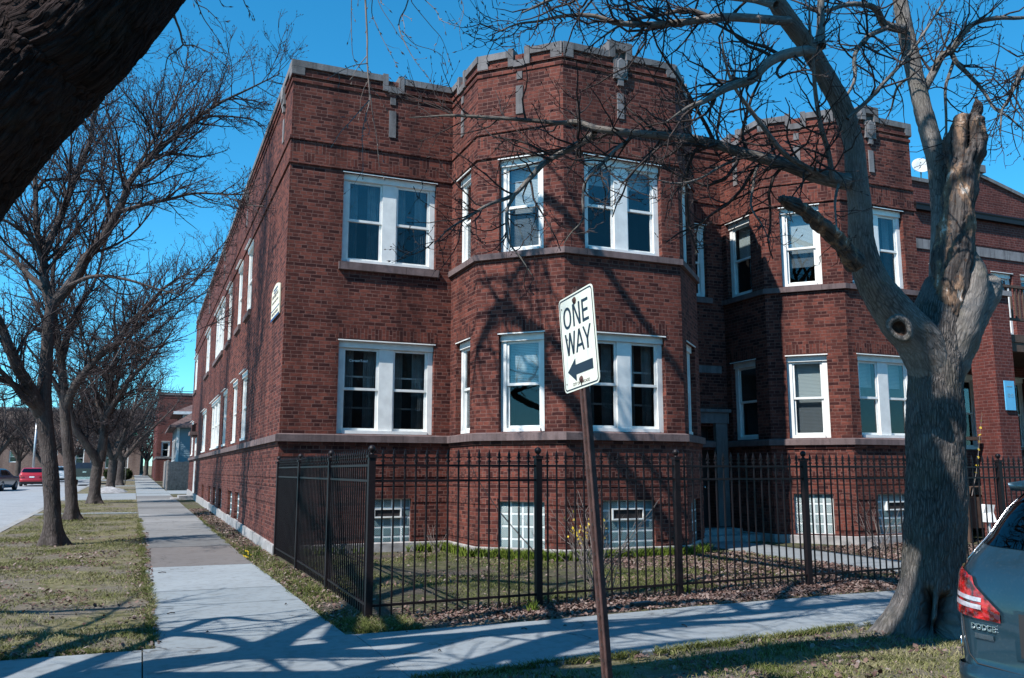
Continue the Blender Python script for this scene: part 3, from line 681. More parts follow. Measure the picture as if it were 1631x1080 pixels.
# continuous stone sill band round the bays, sill of the flat front
b = MB(); strip(b, OUT[2:8], 5.735, 5.875, .07, .02, .02); b.build('sill_band', 'stone_brown', bld)
b = MB(); strip(b, OUT[8:12], 5.735, 5.875, .07, .02, .02); b.build('sill_band', 'stone_brown', bld)
sill(A_, A_.u(x=3.48), A_.u(x=5.63), 5.70, 5.875, .08)
sill(REC, REC.u(x=11.85), REC.u(x=12.97), 5.76, 5.915, .06)
for s, u0, u1 in ((A_, A_.u(x=3.5), A_.u(x=5.61)), (F1, F1.u(y=17.0), F1.u(y=16.12)), (F2, F2.u(x=6.25), F2.u(x=6.95)), (F3, F3.u(x=7.64), F3.u(x=9.48)), (G1, G1.u(y=17.55), G1.u(y=16.58)), (G2, G2.u(x=13.6), G2.u(x=14.29)), (G3, G3.u(x=14.82), G3.u(x=16.6))): lintel(s, u0, u1, 4.28)
b = MB(); strip(b, OUT, 7.845, 7.915, .035); b.build('belt_course', 'brick', bld)
b = MB(); strip(b, OUT, 8.36, 8.43, .035); b.build('belt_course', 'brick', bld)
b = MB(); strip(b, OUT, 7.917, 8.358, .006); b.build('basketweave_band', 'basket', bld)
for z in (9.60, 9.74):
    b = MB(); strip(b, OUT, z, z + .075, .022 + (.02 if z > 9.7 else 0)); b.build('corbel_course', 'brick', bld)
# parapet coping with its notches, blocks and shields
cop = MB()
def cope(s, u0, u1, z0=9.93, z1=10.10, out=.05):
    s.fr(cop); cop.mesh([(u0, -.34, z0), (u1, -.34, z0), (u1, out, z0), (u0, out, z0), (u0, -.34, z1), (u1, -.34, z1), (u1, out, z1 - .03), (u0, out, z1 - .03)], [(0, 3, 2, 1), (4, 5, 6, 7), (0, 1, 5, 4), (1, 2, 6, 5), (2, 3, 7, 6), (3, 0, 4, 7)])
def notch(s, um):
    s.fr(cop)
    cop.box((um - .235, -.34, 9.72), (um - .12, .06, 10.105)); cop.box((um + .12, -.34, 9.72), (um + .235, .06, 10.105)); cop.box((um - .119, -.34, 9.70), (um + .119, .058, 9.84))
    orn = MB(); s.fr(orn); orn.box((um - .06, -.02, 9.44), (um + .06, .022, 9.60)); orn.box((um - .075, -.02, 8.70), (um + .075, .022, 9.30)); orn.build('stone_tablet', 'stone', bld)
def shield(s, um, merlon=True):
    s.fr(cop)
    if merlon: cop.box((um - .27, -.34, 9.935), (um - .13, .07, 10.30)); cop.box((um + .13, -.34, 9.935), (um + .27, .07, 10.30)); cop.box((um - .129, -.34, 10.12), (um + .129, .066, 10.298)); cop.box((um - .129, -.34, 9.93), (um + .129, -.05, 10.119))
    o = MB(); s.fr(o)
    o.prism([(um - .16, -.02), (um + .16, -.02), (um + .16, .06), (um - .16, .06)], 9.50, 9.93)
    # the raised shield with its rim
    prof = [(-.11, .36), (-.12, .2), (-.10, .1), (0, .0), (.10, .1), (.12, .2), (.11, .36), (0, .42)]
    fr_ = [(um + x, .061, 9.53 + z) for x, z in prof]; bk = [(um + x * .7, .095, 9.53 + .03 + z * .86) for x, z in prof]
    o.mesh(fr_ + bk, [list(range(8, 16))[::-1]] + [(i, (i + 1) % 8, 8 + (i + 1) % 8, 8 + i) for i in range(8)])
    o.tube([(um + x * 1.02, .075, 9.53 + z) for x, z in prof + prof[:1]], .014, 5)
    o.box((um - .065, -.02, 9.36), (um + .065, .05, 9.495)); o.box((um - .075, -.02, 8.66), (um + .075, .024, 9.20)); o.build('shield_ornament', 'stone_pale', bld)
def block(s, u0, u1):
    s.fr(cop); cop.box((u0, -.3, 9.76), (u1, .048, 9.929))
cope(A_, -.05, 4.55 - 2.43 - .236); cope(A_, 4.55 - 2.43 + .236, A_.L); notch(A_, 4.55 - 2.43)
for s in (F1, G1): um = s.L * .42; cope(s, 0, um - .236); cope(s, um + .236, s.L + .05); notch(s, um)
for s in (F2, G2): um = s.L / 2; cope(s, .0, um - .236); cope(s, um + .236, s.L); notch(s, um); block(s, .0, .24); block(s, s.L - .24, s.L)
um = F3.u(x=8.53); cope(F3, 0, um - .271); cope(F3, um + .271, F3.L); shield(F3, um); block(F3, 0, .22); block(F3, F3.L - .22, F3.L)
um = G3.u(x=15.66); cope(G3, 0, um - .271); cope(G3, um + .271, G3.L + .05); shield(G3, um); block(G3, 0, .22); block(G3, G3.L - .15, G3.L + .05)
um = F4.L / 2; cope(F4, 0, um - .236); cope(F4, um + .236, F4.L); notch(F4, um); block(F4, .0, .24)
cope(F5, 0, F5.L); cope(REC, 0, REC.L); cope(RS, 0, RS.L)
cope(LEFT, 0, LEFT.L - .345); block(A_, -.048, .22)
for yy in (18.5, 25.6, 33.2, 41., 48.6): shield(LEFT, LEFT.u(y=yy), False)
cop.frame(); cop.build('coping', 'stone', bld)
# name sticker on the upper pane of the flat front
me = font_mesh('CertainTeed', .075, 'window_sticker', 'white_paint', .001); o = bpy.data.objects.new('window_sticker', me); put(o, bld)
o.matrix_basis = Matrix.Translation((3.98, 17.36 + .137, 3.84)) @ Matrix.Rotation(PI / 2, 4, 'X')
# downpipe at the inner corner is the old grey conduit down the first bay's right chamfer
# signboard on the street wall
sg = empty('wall_sign', (2.40, 18.5, 5.1), 'cream signboard with dark blue foot bolted to the street-side brick wall', 'sign')
q = MB(); LEFT.fr(q); a, c = LEFT.u(y=19.08), LEFT.u(y=17.88)
def arch(z0, z1, h, n0, n1, K=10):
    top = [(a + (c - a) * k / K, z1 + h * math.sin(PI * k / K)) for k in range(K + 1)]
    V = [(a, n, z0) for n in (n0, n1)] ; poly = [(a, z0)] + top + [(c, z0)]
    n = len(poly); V = [(u, n1, z) for u, z in poly] + [(u, n0, z) for u, z in poly]
    q.mesh(V, [list(range(n)), list(range(n, 2 * n))[::-1]] + [(i, n + i, n + (i + 1) % n, (i + 1) % n) for i in range(n)])
arch(4.80, 5.42, .10, .012, .035); q.build('sign_panel', 'creampanel', sg)
q = MB(); LEFT.fr(q); q.box((a, .036, 4.78), (c, .042, 4.83)); q.box((a + .0, .036, 4.98), (c, .040, 5.0)); q.box((a + .3, .036, 5.40), (c - .3, .041, 5.43)); q.box((a + .35, .036, 5.34), (c - .35, .041, 5.365)); q.build('sign_bands', 'navy', sg)
q = MB(); LEFT.fr(q); R2 = random.Random(3)
for z0_, k, h in ((5.24, 7, .07), (5.12, 9, .05), (4.87, 8, .06)):
    for i in range(k):
        u = a + .14 + (c - a - .28) * i / k; q.box((u, .036, z0_ + R2.uniform(0, .02)), (u + (c - a - .28) / k * R2.uniform(.4, .75), .041, z0_ + h))
q.build('sign_marks', 'stone', sg)
# concrete footing of the street wall follows the rising pavement
q = MB(); LEFT.fr(q); L_ = LEFT.L
q.mesh([(0, -.02, -.1), (L_ + .05, -.02, -.1), (L_ + .05, .05, -.1), (0, .05, -.1), (0, -.02, .60), (L_ + .05, -.02, .20), (L_ + .05, .05, .195), (0, .05, .595)], [(0, 1, 2, 3), (4, 7, 6, 5), (3, 2, 6, 7), (0, 3, 7, 4), (1, 5, 6, 2)])
q.build('footing', 'found', bld)

# ------------------------------------------------------------------ trees
def unit(v): return v / (np.linalg.norm(v, axis=-1, keepdims=True) + 1e-9)
def grow(g, start, d, length, K, wander, trop):
    pts = np.empty((len(start), K, 3)); pts[:, 0] = start; d = unit(d); p = start.copy(); st = (length / (K - 1))[:, None]
    for k in range(1, K):
        d = unit(d + g.normal(0, wander, d.shape) + trop); p = p + d * st; pts[:, k] = p
    return pts
def spawn(g, pts, r, per_m, ratio, ang, tmin=.15, lmin=.1, lmax=9., rr=.62, taper=.6):
    N, K, _ = pts.shape
    seg = np.linalg.norm(np.diff(pts, axis=1), axis=2); L = seg.sum(1)
    n = np.floor(L * (1 - tmin) * per_m + g.random(N)).astype(int)
    idx = np.repeat(np.arange(N), n)
    if len(idx) == 0: return None
    t = tmin + (1 - tmin) * g.random(len(idx)); x = t * (K - 1); i = np.minimum(x.astype(int), K - 2); f = (x - i)[:, None]
    a, b = pts[idx, i], pts[idx, i + 1]; pos = a * (1 - f) + b * f; tan = unit(b - a); rad_ = r[idx, i] * (1 - f[:, 0]) + r[idx, i + 1] * f[:, 0]
    ref = g.normal(size=tan.shape); perp = unit(np.cross(tan, ref)); al = ang[0] + (ang[1] - ang[0]) * g.random(len(idx)); al = al[:, None]
    d = tan * np.cos(al) + perp * np.sin(al)
    ln = np.clip(L[idx] * ratio * (1 - taper * t) * (.6 + .8 * g.random(len(idx))), lmin, lmax)
    return pos, d, ln, np.minimum(rad_ * rr, .013 * ln + .004)
def crown(g, limbs, levels, buds=0, bud=.02):
    """limbs: list of (pts (K,3), r (K)). levels: dicts. Returns list of (pts, r, sides)."""
    out = []; K0 = 24
    P0 = np.array([resample(p, K0) for p, _ in limbs]); R0 = np.array([np.interp(np.linspace(0, 1, K0), np.linspace(0, 1, len(r)), r) for _, r in limbs])
    pts, r = P0, R0
    for lv in levels:
        s = spawn(g, pts, r, lv['n'], lv['len'], lv.get('ang', (.6, 1.1)), lv.get('tmin', .15), lv.get('lmin', .1), lv.get('lmax', 9), lv.get('rr', .62))
        if s is None: break
        pos, d, ln, rd = s; K = lv.get('K', 6); rd = np.maximum(rd, lv.get('rmin', .003))
        q = grow(g, pos, d, ln, K, lv.get('w', .2), np.array(lv.get('trop', (0, 0, .1))))
        rr = rd[:, None] * np.linspace(1, lv.get('tip', .35), K)[None, :]; out.append((q, rr, lv.get('S', 4)))
        pts, r = q, rr
        if lv.get('also'):       # twigs also straight on the older wood
            pts = np.concatenate([q[:, np.linspace(0, K - 1, 6).astype(int)], P0[:, np.linspace(0, K0 - 1, 6).astype(int)]]); r = np.concatenate([rr[:, np.linspace(0, K - 1, 6).astype(int)], R0[:, np.linspace(0, K0 - 1, 6).astype(int)]])
    if buds:
        s = spawn(g, pts, r, buds, 0, (.3, .9), .2, bud, bud)
        end = pts[:, -1]; ed = unit(pts[:, -1] - pts[:, -2])
        pos = np.concatenate([s[0], end]); d = np.concatenate([s[1], ed]); n = len(pos); ln = bud * (.6 + .9 * g.random(n))[:, None]
        q = np.stack([pos, pos + d * ln * .45, pos + d * ln], 1); rr = np.stack([np.full(n, .0015), np.full(n, bud * .2), np.full(n, .0006)], 1); out.append((q, rr, 3))
    return out
def resample(p, K):
    p = np.asarray(p, float); n = len(p)
    if n == 2: q = p
    # Catmull-Rom
    t = np.linspace(0, n - 1, K); i = np.minimum(t.astype(int), n - 2); f = (t - i)[:, None]
    e = np.concatenate([[2 * p[0] - p[1]], p, [2 * p[-1] - p[-2]]])
    a, b, c, d = e[i], e[i + 1], e[i + 2], e[i + 3]
    return .5 * ((2 * b) + (c - a) * f + (2 * a - 5 * b + 4 * c - d) * f * f + (3 * b - a - 3 * c + d) * f ** 3)
def tubes_obj(name, groups, mats, parent=None, smooth=True, **kw):
    V = []; Q = []; U = []; o = 0
    for pts, r, S in groups:
        v, q, _ = tube_arr(pts, r, S); V.append(v); Q.append(q + o); U.append(tube_uv(pts, r, S)); o += len(v)
    V = np.concatenate(V); Q = np.concatenate(Q); U = np.concatenate(U)
    me = raw_mesh(name, V, Q.ravel(), np.full(len(Q), 4), mats, U, smooth)
    return put(bpy.data.objects.new(name, me), parent, **kw)
NG = np.random.default_rng(99).random((32, 32, 32))
def vnoise(p):
    p = np.asarray(p, float); i = np.floor(p).astype(int); f = p - i; f = f * f * (3 - 2 * f); r = 0
    for dx in (0, 1):
        for dy in (0, 1):
            for dz in (0, 1):
                wgt = (f[..., 0] if dx else 1 - f[..., 0]) * (f[..., 1] if dy else 1 - f[..., 1]) * (f[..., 2] if dz else 1 - f[..., 2])
                r = r + wgt * NG[(i[..., 0] + dx) % 32, (i[..., 1] + dy) % 32, (i[..., 2] + dz) % 32]
    return r
def trunk_tube(pts, r, K, S, rough=.04, furrow=0., shape=None, close_end=False):
    """a heavy tube whose ring radii are shaped by noise and by shape(angle, t, point)."""
    p = resample(pts, K); rr = np.interp(np.linspace(0, 1, K), np.linspace(0, 1, len(r)), r)
    v, q, _ = tube_arr(p[None], rr[None], S); v = v.reshape(K, S, 3); c = p[:, None, :]
    out = (v - c); t = np.linspace(0, 1, K)[:, None]
    dirs = out / (np.linalg.norm(out, axis=2, keepdims=True) + 1e-9)
    s = 1 + rough * 2 * (vnoise(v * 3.1) - .5) + rough * (vnoise(v * 8.3) - .5)
    v2 = c + out * s[..., None]
    if furrow:
        L = np.concatenate([[0], np.cumsum(np.linalg.norm(np.diff(p, axis=0), axis=1))])[:, None]
        ang = np.arange(S)[None, :] * 2 * PI / S; R_ = rr.mean()
        cc = np.stack([np.cos(ang) * R_ * 44 + 0 * L, np.sin(ang) * R_ * 44 + 0 * L, L * 9.5 + 0 * ang], -1); cc = cc + (vnoise(cc * .35 + 5)[..., None] - .5) * np.array([1.5, 1.5, 2.])
        f = np.abs(vnoise(cc) - .5) * 2; f2 = np.abs(vnoise(cc * 2.1 + 7) - .5) * 2
        v2 = v2 - dirs * (furrow * (np.clip(1 - f * 3.5, 0, 1) + .5 * np.clip(1 - f2 * 3, 0, 1)))[..., None]
    if shape is not None: v2 = v2 + dirs * shape(dirs, t, v2)[..., None]
    V = v2.reshape(-1, 3); U = tube_uv(p[None], rr[None], S)
    if close_end:
        V = np.concatenate([V, v2[-1].mean(0, keepdims=True)]); n = len(V) - 1
        tri = np.array([[(K - 1) * S + k, (K - 1) * S + (k + 1) % S, n, n] for k in range(S)])
        return V, q, U, tri
    return V, q, U, None
def trunk_obj(name, parts, mats, parent):
    V = []; L = []; C = []; U = []; mi = []; o = 0
    for (v, q, u, tri), m in parts:
        V.append(v); L.append(q.ravel() + o); C.append(np.full(len(q), 4)); U.append(u); mi.append(np.full(len(q), m))
        if tri is not None:
            L.append(tri[:, :3].ravel() + o); C.append(np.full(len(tri), 3)); mi.append(np.full(len(tri), m))
            U.append(np.stack([np.cos(np.arange(len(tri) * 3)) * .05, np.sin(np.arange(len(tri) * 3)) * .05], -1))
        o += len(v)
    me = raw_mesh(name, np.concatenate(V), np.concatenate(L), np.concatenate(C), mats, np.concatenate(U), True, np.concatenate(mi))
    return put(bpy.data.objects.new(name, me), parent)

# --- the big maple on the parkway at the right
def lim(px, Ys, rs):
    n = len(px); Y = np.interp(np.linspace(0, 1, n), np.linspace(0, 1, len(Ys)), Ys)
    return np.array([P(x, y, yy) for (x, y), yy in zip(px, Y)]), np.array(rs, float)
tb = PG(1478, 1005); tb = np.array([tb[0], 6.6, 0.])
big = empty('maple_tree', tuple(P(1478, 1000, 6.6) * np.array([1, 1, 0])), 'big grey bare maple with thick trunk, knothole and broken dead stump by the front walk', 'tree')
c0 = P(1484, 1000, 6.6)
tr_px = [(1480, 1040), (1482, 1000), (1486, 940), (1489, 860), (1491, 760), (1491, 680), (1489, 610), (1490, 550), (1496, 500), (1506, 450)]
tp = [P(x, y, 6.6) for x, y in tr_px]; tr_r = [.36, .325, .30, .295, .29, .288, .268, .29, .27, .20]
def flare(dirs, t, v):
    z = v[..., 2]; a = np.arctan2(dirs[..., 1], dirs[..., 0])
    f = np.clip(1 - (z + .05) / .75, 0, 1) ** 2.2
    lob = .55 + .45 * np.cos(5 * a + .6) + .25 * np.cos(3 * a - 1)
    e = f * .21 * lob
    # the two rotten hollows at the foot, facing the road
    ca = math.atan2(-.67, -.74)
    for aa, zc, wa, wz, dp in ((ca - .14, .26, .17, .17, .34), (ca + .42, .22, .20, .17, .36), (ca + .15, .08, .42, .09, .20)):
        da = (a - aa + PI) % (2 * PI) - PI; k = np.exp(-(da / wa) ** 4 - ((z - zc) / wz) ** 4); e = e - dp * k
    return e
def smallscar(dirs, t, v):
    return flare(dirs, t, v)
parts = [(trunk_tube(tp, tr_r, 220, 150, .05, .010, flare), 0)]
LIMB = {}
LIMB['left'] = lim([(1494, 660), (1486, 600), (1464, 545), (1434, 509), (1404, 472), (1380, 425), (1371, 380), (1370, 335), (1364, 280), (1358, 220), (1340, 168), (1318, 128), (1288, 76), (1246, 18), (1222, -22), (1196, -75), (1178, -140)], [6.62, 6.5, 6.3, 6.2, 6.0], [.15, .22, .24, .215, .185, .15, .128, .12, .108, .10, .098, .096, .088, .084, .078, .07, .06])
LIMB['right'] = lim([(1494, 640), (1500, 560), (1504, 480), (1503, 400), (1501, 330), (1493, 262), (1476, 196), (1461, 136), (1446, 66), (1436, 14), (1428, -40), (1424, -120)], [6.65, 6.8, 6.95, 7.2], [.1, .17, .17, .14, .12, .112, .104, .098, .092, .085, .08, .065])
for k in ('left', 'right'): parts.append((trunk_tube(*LIMB[k], 130, 56, .05, .008), 1))
# right-hand cut stub with its knob
st = lim([(1493, 650), (1504, 580), (1524, 530), (1547, 492), (1569, 464), (1582, 446)], [6.62, 6.55, 6.5, 6.45], [.14, .235, .235, .215, .18, .11])
parts.append((trunk_tube(*st, 60, 48, .10, .012, None, True), 1))
st2 = lim([(1500, 600), (1522, 540), (1541, 490), (1552, 440), (1547, 402)], [6.55, 6.42, 6.36, 6.36], [.15, .20, .185, .14, .05])
parts.append((trunk_tube(*st2, 50, 40, .10, .008, None, True), 1))
kb = lim([(1536, 400), (1547, 396)], [6.5, 6.4], [.06, .045]); parts.append((trunk_tube(*kb, 10, 16, .1, 0, None, True), 1))
trunk = trunk_obj('trunk', parts, ['bark', 'bark_limb'], big)
# the dead stump
sn_px = [(1493, 690), (1496, 610), (1502, 540), (1510, 480), (1517, 430), (1522, 385), (1526, 340), (1531, 295), (1538, 255), (1541, 222), (1543, 196), (1547, 184), (1552, 170), (1554, 155)]
sn = lim(sn_px, [6.62, 6.48, 6.42, 6.4, 6.4], [.10, .14, .19, .195, .20, .195, .178, .165, .185, .19, .165, .085, .055, .028])
def snag(dirs, t, v):
    d = (dirs @ np.array([-.45, -.89, 0]))    # towards the road
    side = dirs @ np.array([.89, -.45, 0])
    z = v[..., 2]; n = vnoise(v * 5.); n2 = vnoise(v * np.array([16, 16, 5.])); n3 = vnoise(v * 12 + 3)
    slot = np.exp(-((side + .25 + .2 * (n - .5)) / .16) ** 2) * (d > 0) * np.clip((t - .62) / .05, 0, 1) * np.clip((.84 - t) / .05, 0, 1)
    rag = (n - .5) * .16 * np.clip((t - .45) / .25, 0, 1) + (n2 - .5) * .05 + (n3 - .5) * .03 * np.clip((t - .3) / .3, .3, 1)
    return rag - slot * .20
trunk_obj('dead_stump', [(trunk_tube(*sn, 150, 72, .10, .02, snag, True), 0)], ['dead'], big)
sb = lim([(1362, 420), (1350, 402), (1334, 382), (1318, 366), (1296, 349), (1272, 330), (1252, 320), (1244, 317)], [6.15, 5.9, 5.6], [.10, .085, .078, .075, .066, .055, .05, .03])
def snag2(dirs, t, v): return (vnoise(v * np.array([14, 14, 14.])) - .5) * .035 + (vnoise(v * 30.) - .5) * .02
trunk_obj('broken_limb', [(trunk_tube(*sb, 60, 28, .1, .01, snag2, True), 0)], ['dead'], big)
# knothole: a ring of callus round a dark hole, facing the road
kh = P(1433, 523, 6.08); kn = unit(EYE + np.array([-.5, 0, 0]) - kh); q = MB()
prof = [(.0, -.06), (.055, -.055), (.068, -.01), (.082, .022), (.105, .030), (.125, .012), (.14, -.05)]
Sg = 28; ux = unit(np.cross(kn, [0, 0, 1.])); uz = np.cross(ux, kn); rot = rad(-28); a1 = ux * math.cos(rot) + uz * math.sin(rot); a2 = -ux * math.sin(rot) + uz * math.cos(rot)
def ringmesh(pr_, m):
    V = []; F = []
    for (r_, h) in pr_:
        for k in range(Sg):
            th = 2 * PI * k / Sg; V.append(tuple(kh + (a1 * math.cos(th) * .80 + a2 * math.sin(th) * 1.08) * r_ * (1 + .06 * math.sin(3 * th)) + kn * h))
    for i in range(len(pr_) - 1):
        for k in range(Sg): F.append((i * Sg + k, i * Sg + (k + 1) % Sg, (i + 1) * Sg + (k + 1) % Sg, (i + 1) * Sg + k))
    q.mesh(V, F, m)
ringmesh(prof[:3], 1); ringmesh(prof[2:], 0); q.build('knothole', ['bark_limb', 'hole'], big, True)
q = MB()
# lesser limbs, traced from the picture and set out in depth
thin = [
 lim([(1350, 290), (1320, 284), (1290, 276), (1268, 268), (1232, 257), (1194, 245), (1156, 231), (1118, 220), (1080, 216), (1040, 213), (1000, 210), (958, 208), (938, 202), (916, 194), (890, 195), (852, 192), (795, 187), (738, 184), (700, 183), (650, 187)], [6.3, 6.5, 6.9, 7.4, 7.9], [.085, .080, .074, .07, .062, .054, .048, .043, .040, .037, .034, .032, .029, .026, .023, .021, .018, .015, .010, .005]),
 lim([(947, 209), (943, 216), (905, 238), (871, 256), (844, 284), (818, 311), (786, 325), (749, 341), (715, 362), (690, 385)], [7.3, 7.5, 7.2, 6.9], [.036, .034, .031, .029, .026, .021, .016, .012, .008, .004]),
 lim([(820, 309), (808, 342), (808, 382), (830, 410), (850, 440)], [7.2, 6.9], [.018, .014, .01, .007, .003]),
 lim([(1008, 212), (1004, 222), (966, 254), (935, 284), (928, 314), (928, 345), (912, 370), (900, 392)], [7.0, 6.5], [.02, .019, .017, .014, .011, .009, .006, .003]),
 lim([(1292, 84), (1278, 81), (1228, 94), (1199, 123), (1169, 133), (1150, 141), (1120, 163), (1095, 172), (1060, 196)], [6.05, 5.7, 5.5], [.055, .05, .046, .042, .038, .034, .022, .014, .005]),
 lim([(1258, 34), (1200, 31), (1144, 32), (1098, 37), (1052, 38), (985, 37), (945, 28), (899, 29), (860, 36), (822, 41), (780, 60)], [6.05, 6.3, 6.8], [.044, .042, .039, .034, .03, .024, .02, .016, .012, .009, .004]),
 lim([(1140, 32), (1098, 17), (1052, 23), (1006, 34), (960, 60), (920, 90)], [6.3, 6.7], [.026, .023, .019, .014, .009, .004]),
 lim([(1440, 46), (1429, 45), (1409, 36), (1396, 13), (1377, 6), (1344, 6), (1310, 18), (1280, 10)], [6.95, 6.7, 6.6], [.055, .052, .045, .036, .03, .026, .018, .008]),
 lim([(1412, 44), (1383, 58), (1361, 87), (1361, 130), (1348, 156), (1335, 180)], [6.8, 6.4], [.03, .028, .024, .019, .012, .005]),
 lim([(1308, 74), (1306, 60), (1309, 40), (1310, 0), (1318, -50), (1314, -110)], [6.1, 6.3], [.05, .046, .042, .036, .028, .015]),
 lim([(1470, 146), (1474, 139), (1490, 107), (1500, 88), (1516, 78), (1532, 55), (1555, 36), (1588, 28), (1631, 27), (1680, 15)], [7.0, 6.7, 6.4], [.055, .05, .045, .042, .038, .034, .03, .026, .02, .01]),
 lim([(1514, 80), (1523, 97), (1545, 117), (1568, 143), (1584, 172), (1604, 186), (1640, 215)], [6.8, 6.2], [.03, .028, .024, .02, .016, .012, .006]),
 lim([(1520, 95), (1507, 136), (1507, 194), (1510, 246), (1502, 290)], [6.8, 6.6], [.02, .018, .014, .01, .005]),
 lim([(1690, 30), (1650, 85), (1631, 110), (1610, 152), (1596, 178), (1590, 215)], [6.4, 6.0], [.03, .027, .023, .018, .012, .006]),
 lim([(1330, 287), (1325, 280), (1318, 233), (1309, 201), (1299, 146), (1293, 97), (1288, 40), (1290, -20)], [6.3, 5.9], [.03, .028, .025, .023, .02, .016, .012, .005]),
 lim([(1318, 283), (1312, 279), (1257, 250), (1231, 224), (1199, 181), (1173, 139), (1157, 98), (1150, 60)], [6.35, 6.0], [.032, .030, .027, .024, .02, .016, .011, .005]),
 lim([(1336, 290), (1330, 320), (1335, 360), (1338, 400)], [6.3, 6.0], [.016, .012, .008, .003]),
 lim([(1215, 252), (1206, 270), (1200, 300), (1198, 330), (1215, 360), (1228, 395)], [6.6, 6.2], [.018, .016, .013, .010, .007, .003]),
 lim([(1196, 246), (1150, 262), (1110, 285), (1070, 290), (1030, 280)], [6.7, 6.1], [.016, .013, .01, .007, .003]),
 lim([(1200, -70), (1130, -60), (1060, -40), (980, -30), (900, -10), (830, 20)], [6.0, 5.6], [.05, .042, .034, .026, .017, .006]),
 lim([(1425, -100), (1470, -70), (1530, -60), (1600, -40), (1660, -20)], [7.2, 6.3], [.055, .045, .035, .024, .01]),
 lim([(1236, 8), (1180, -4), (1110, -14), (1040, -6), (980, 10)], [6.05, 7.5], [.04, .035, .028, .02, .008]),
 lim([(1455, 120), (1430, 140), (1420, 175), (1405, 200)], [7.0, 7.6], [.02, .016, .01, .004]),
 lim([(1350, 190), (1390, 150), (1430, 110), (1470, 60), (1500, 10), (1530, -40)], [6.0, 5.6], [.022, .02, .017, .014, .01, .005]),
]
g = np.random.default_rng(11)
lv = [dict(n=5.2, len=.38, ang=(.5, 1.15), K=8, S=5, w=.22, trop=(0, 0, .07), lmin=.3, lmax=1.3, rr=.5, tmin=.16, rmin=.0062, also=True),
      dict(n=6.4, len=.55, ang=(.5, 1.2), K=7, S=4, w=.27, trop=(0, 0, .09), lmin=.14, lmax=.65, rr=.6, rmin=.0046),
      dict(n=6.5, len=.6, ang=(.5, 1.1), K=5, S=3, w=.25, trop=(0, 0, .14), lmin=.06, lmax=.28, rr=.6, rmin=.0036)]
cr = crown(g, [(p, r) for p, r in thin], lv, 5., .034)
main = []
for p, r in thin: main.append((resample(p, 40)[None], np.interp(np.linspace(0, 1, 40), np.linspace(0, 1, len(r)), r)[None], 9))
for i in range(len(main)):      # a little crookedness
    p = main[i][0]; n = np.stack([vnoise(p * 2.2 + k * 9.7) for k in range(3)], -1) - .5; e = np.linspace(0, 1, 40)[None, :, None]; main[i] = (p + n * .05 * np.minimum(e * 6, 1), main[i][1], 9)
tubes_obj('branches', main, 'bark_limb', big)
tubes_obj('crown', cr, 'twig', big)

# --- the leaning tree whose trunk crosses the upper left corner
lean_c = [(-3.1, 6.9, -.1), (-2.75, 6.65, .6), (-2.2, 6.15, 1.6)] + [P(-130, 331, 5.6), P(0, 172, 5.2), P(78, 88, 5.08), P(157, 0, 4.95), (.55, 4.62, 5.75), (1.5, 4.12, 7.4)]
near = empty('leaning_tree', (-3.1, 6.9, 0), 'dark thick leaning trunk with deep furrowed bark crossing the upper left corner', 'tree')
lp = [np.array(p, float) for p in lean_c]
e9 = lp[-1]
lp += [np.array([1.98, 4.62, 8.2]), np.array([2.5, 4.72, 9.1]), np.array([3.3, 4.85, 10.4]), np.array([4.2, 4.9, 11.5]), np.array([5.2, 5.2, 12.6])]  # this bend is out of view, shaped to shade the maple trunk in patches
lr = [.53, .44, .40, .365, .345, .34, .335, .32, .26, .23, .25, .20, .14, .08]
second = [np.array(p, float) for p in [(-2.75, 6.65, .7), (-2.35, 7.0, 1.9), (-1.95, 7.15, 3.0), (-1.5, 6.9, 4.2), (-.75, 6.45, 5.6), (.5, 5.9, 7.4), (1.9, 5.6, 8.9), (3.2, 5.6, 10)]]
third = [np.array(p, float) for p in [(-2.6, 6.6, 1.0), (-3.2, 6.0, 2.6), (-3.6, 5.3, 4.5), (-3.3, 4.6, 6.8), (-2.6, 4.3, 9)]]
nl = [(np.array(lp[7:]), np.array(lr[7:])), (np.array(second[3:]), np.array([.17, .15, .12, .09, .05])), (np.array(third[1:]), np.array([.2, .17, .13, .07]))]
extra = []
g = np.random.default_rng(5)
for (s0, d0, L0, r0) in ((lp[9], (.5, .75, .45), 5.5, .11), (lp[10], (.75, .2, .25), 4.5, .085), (lp[8], (.1, .6, .6), 5., .11), (lp[9], (.7, -.6, .3), 4.5, .1), (second[5], (.5, .7, .5), 5., .09), (second[4], (-.4, .9, .5), 4.5, .085), (third[3], (.5, -.4, .7), 4, .09), (third[2], (-.8, .2, .6), 4, .09), (lp[11], (.6, .6, .4), 3.5, .06), (second[6], (.9, -.1, .3), 4, .07), (second[5], (.8, .4, .2), 4.5, .075), (lp[10], (.5, .8, .2), 4.5, .08), (lp[8], (.35, .9, .25), 4.5, .075)):
    q_ = grow(g, np.array([s0]), np.array([d0], float), np.array([L0]), 9, .14, np.array([0, 0, .06]))[0]; extra.append((q_, np.linspace(r0, .012, 9)))
def over(px, z0, z1, r0, r1):       # an unseen limb, added overhead to lay shade along these ground points
    n = len(px); out_ = []
    for (x, y), z in zip(px, np.linspace(z0, z1, n)):
        q_ = PG(x, y); out_.append(np.array([q_[0] + SX / math.tan(SUN_EL) * z, q_[1] + SYY / math.tan(SUN_EL) * z, z]))
    lead = [np.array([-3.3, 6.6, max(1.6, z0 - 1.6)])]
    rr = np.linspace(r0, r1, n + 1); rr[-1] = .010; return np.array(lead + out_), rr
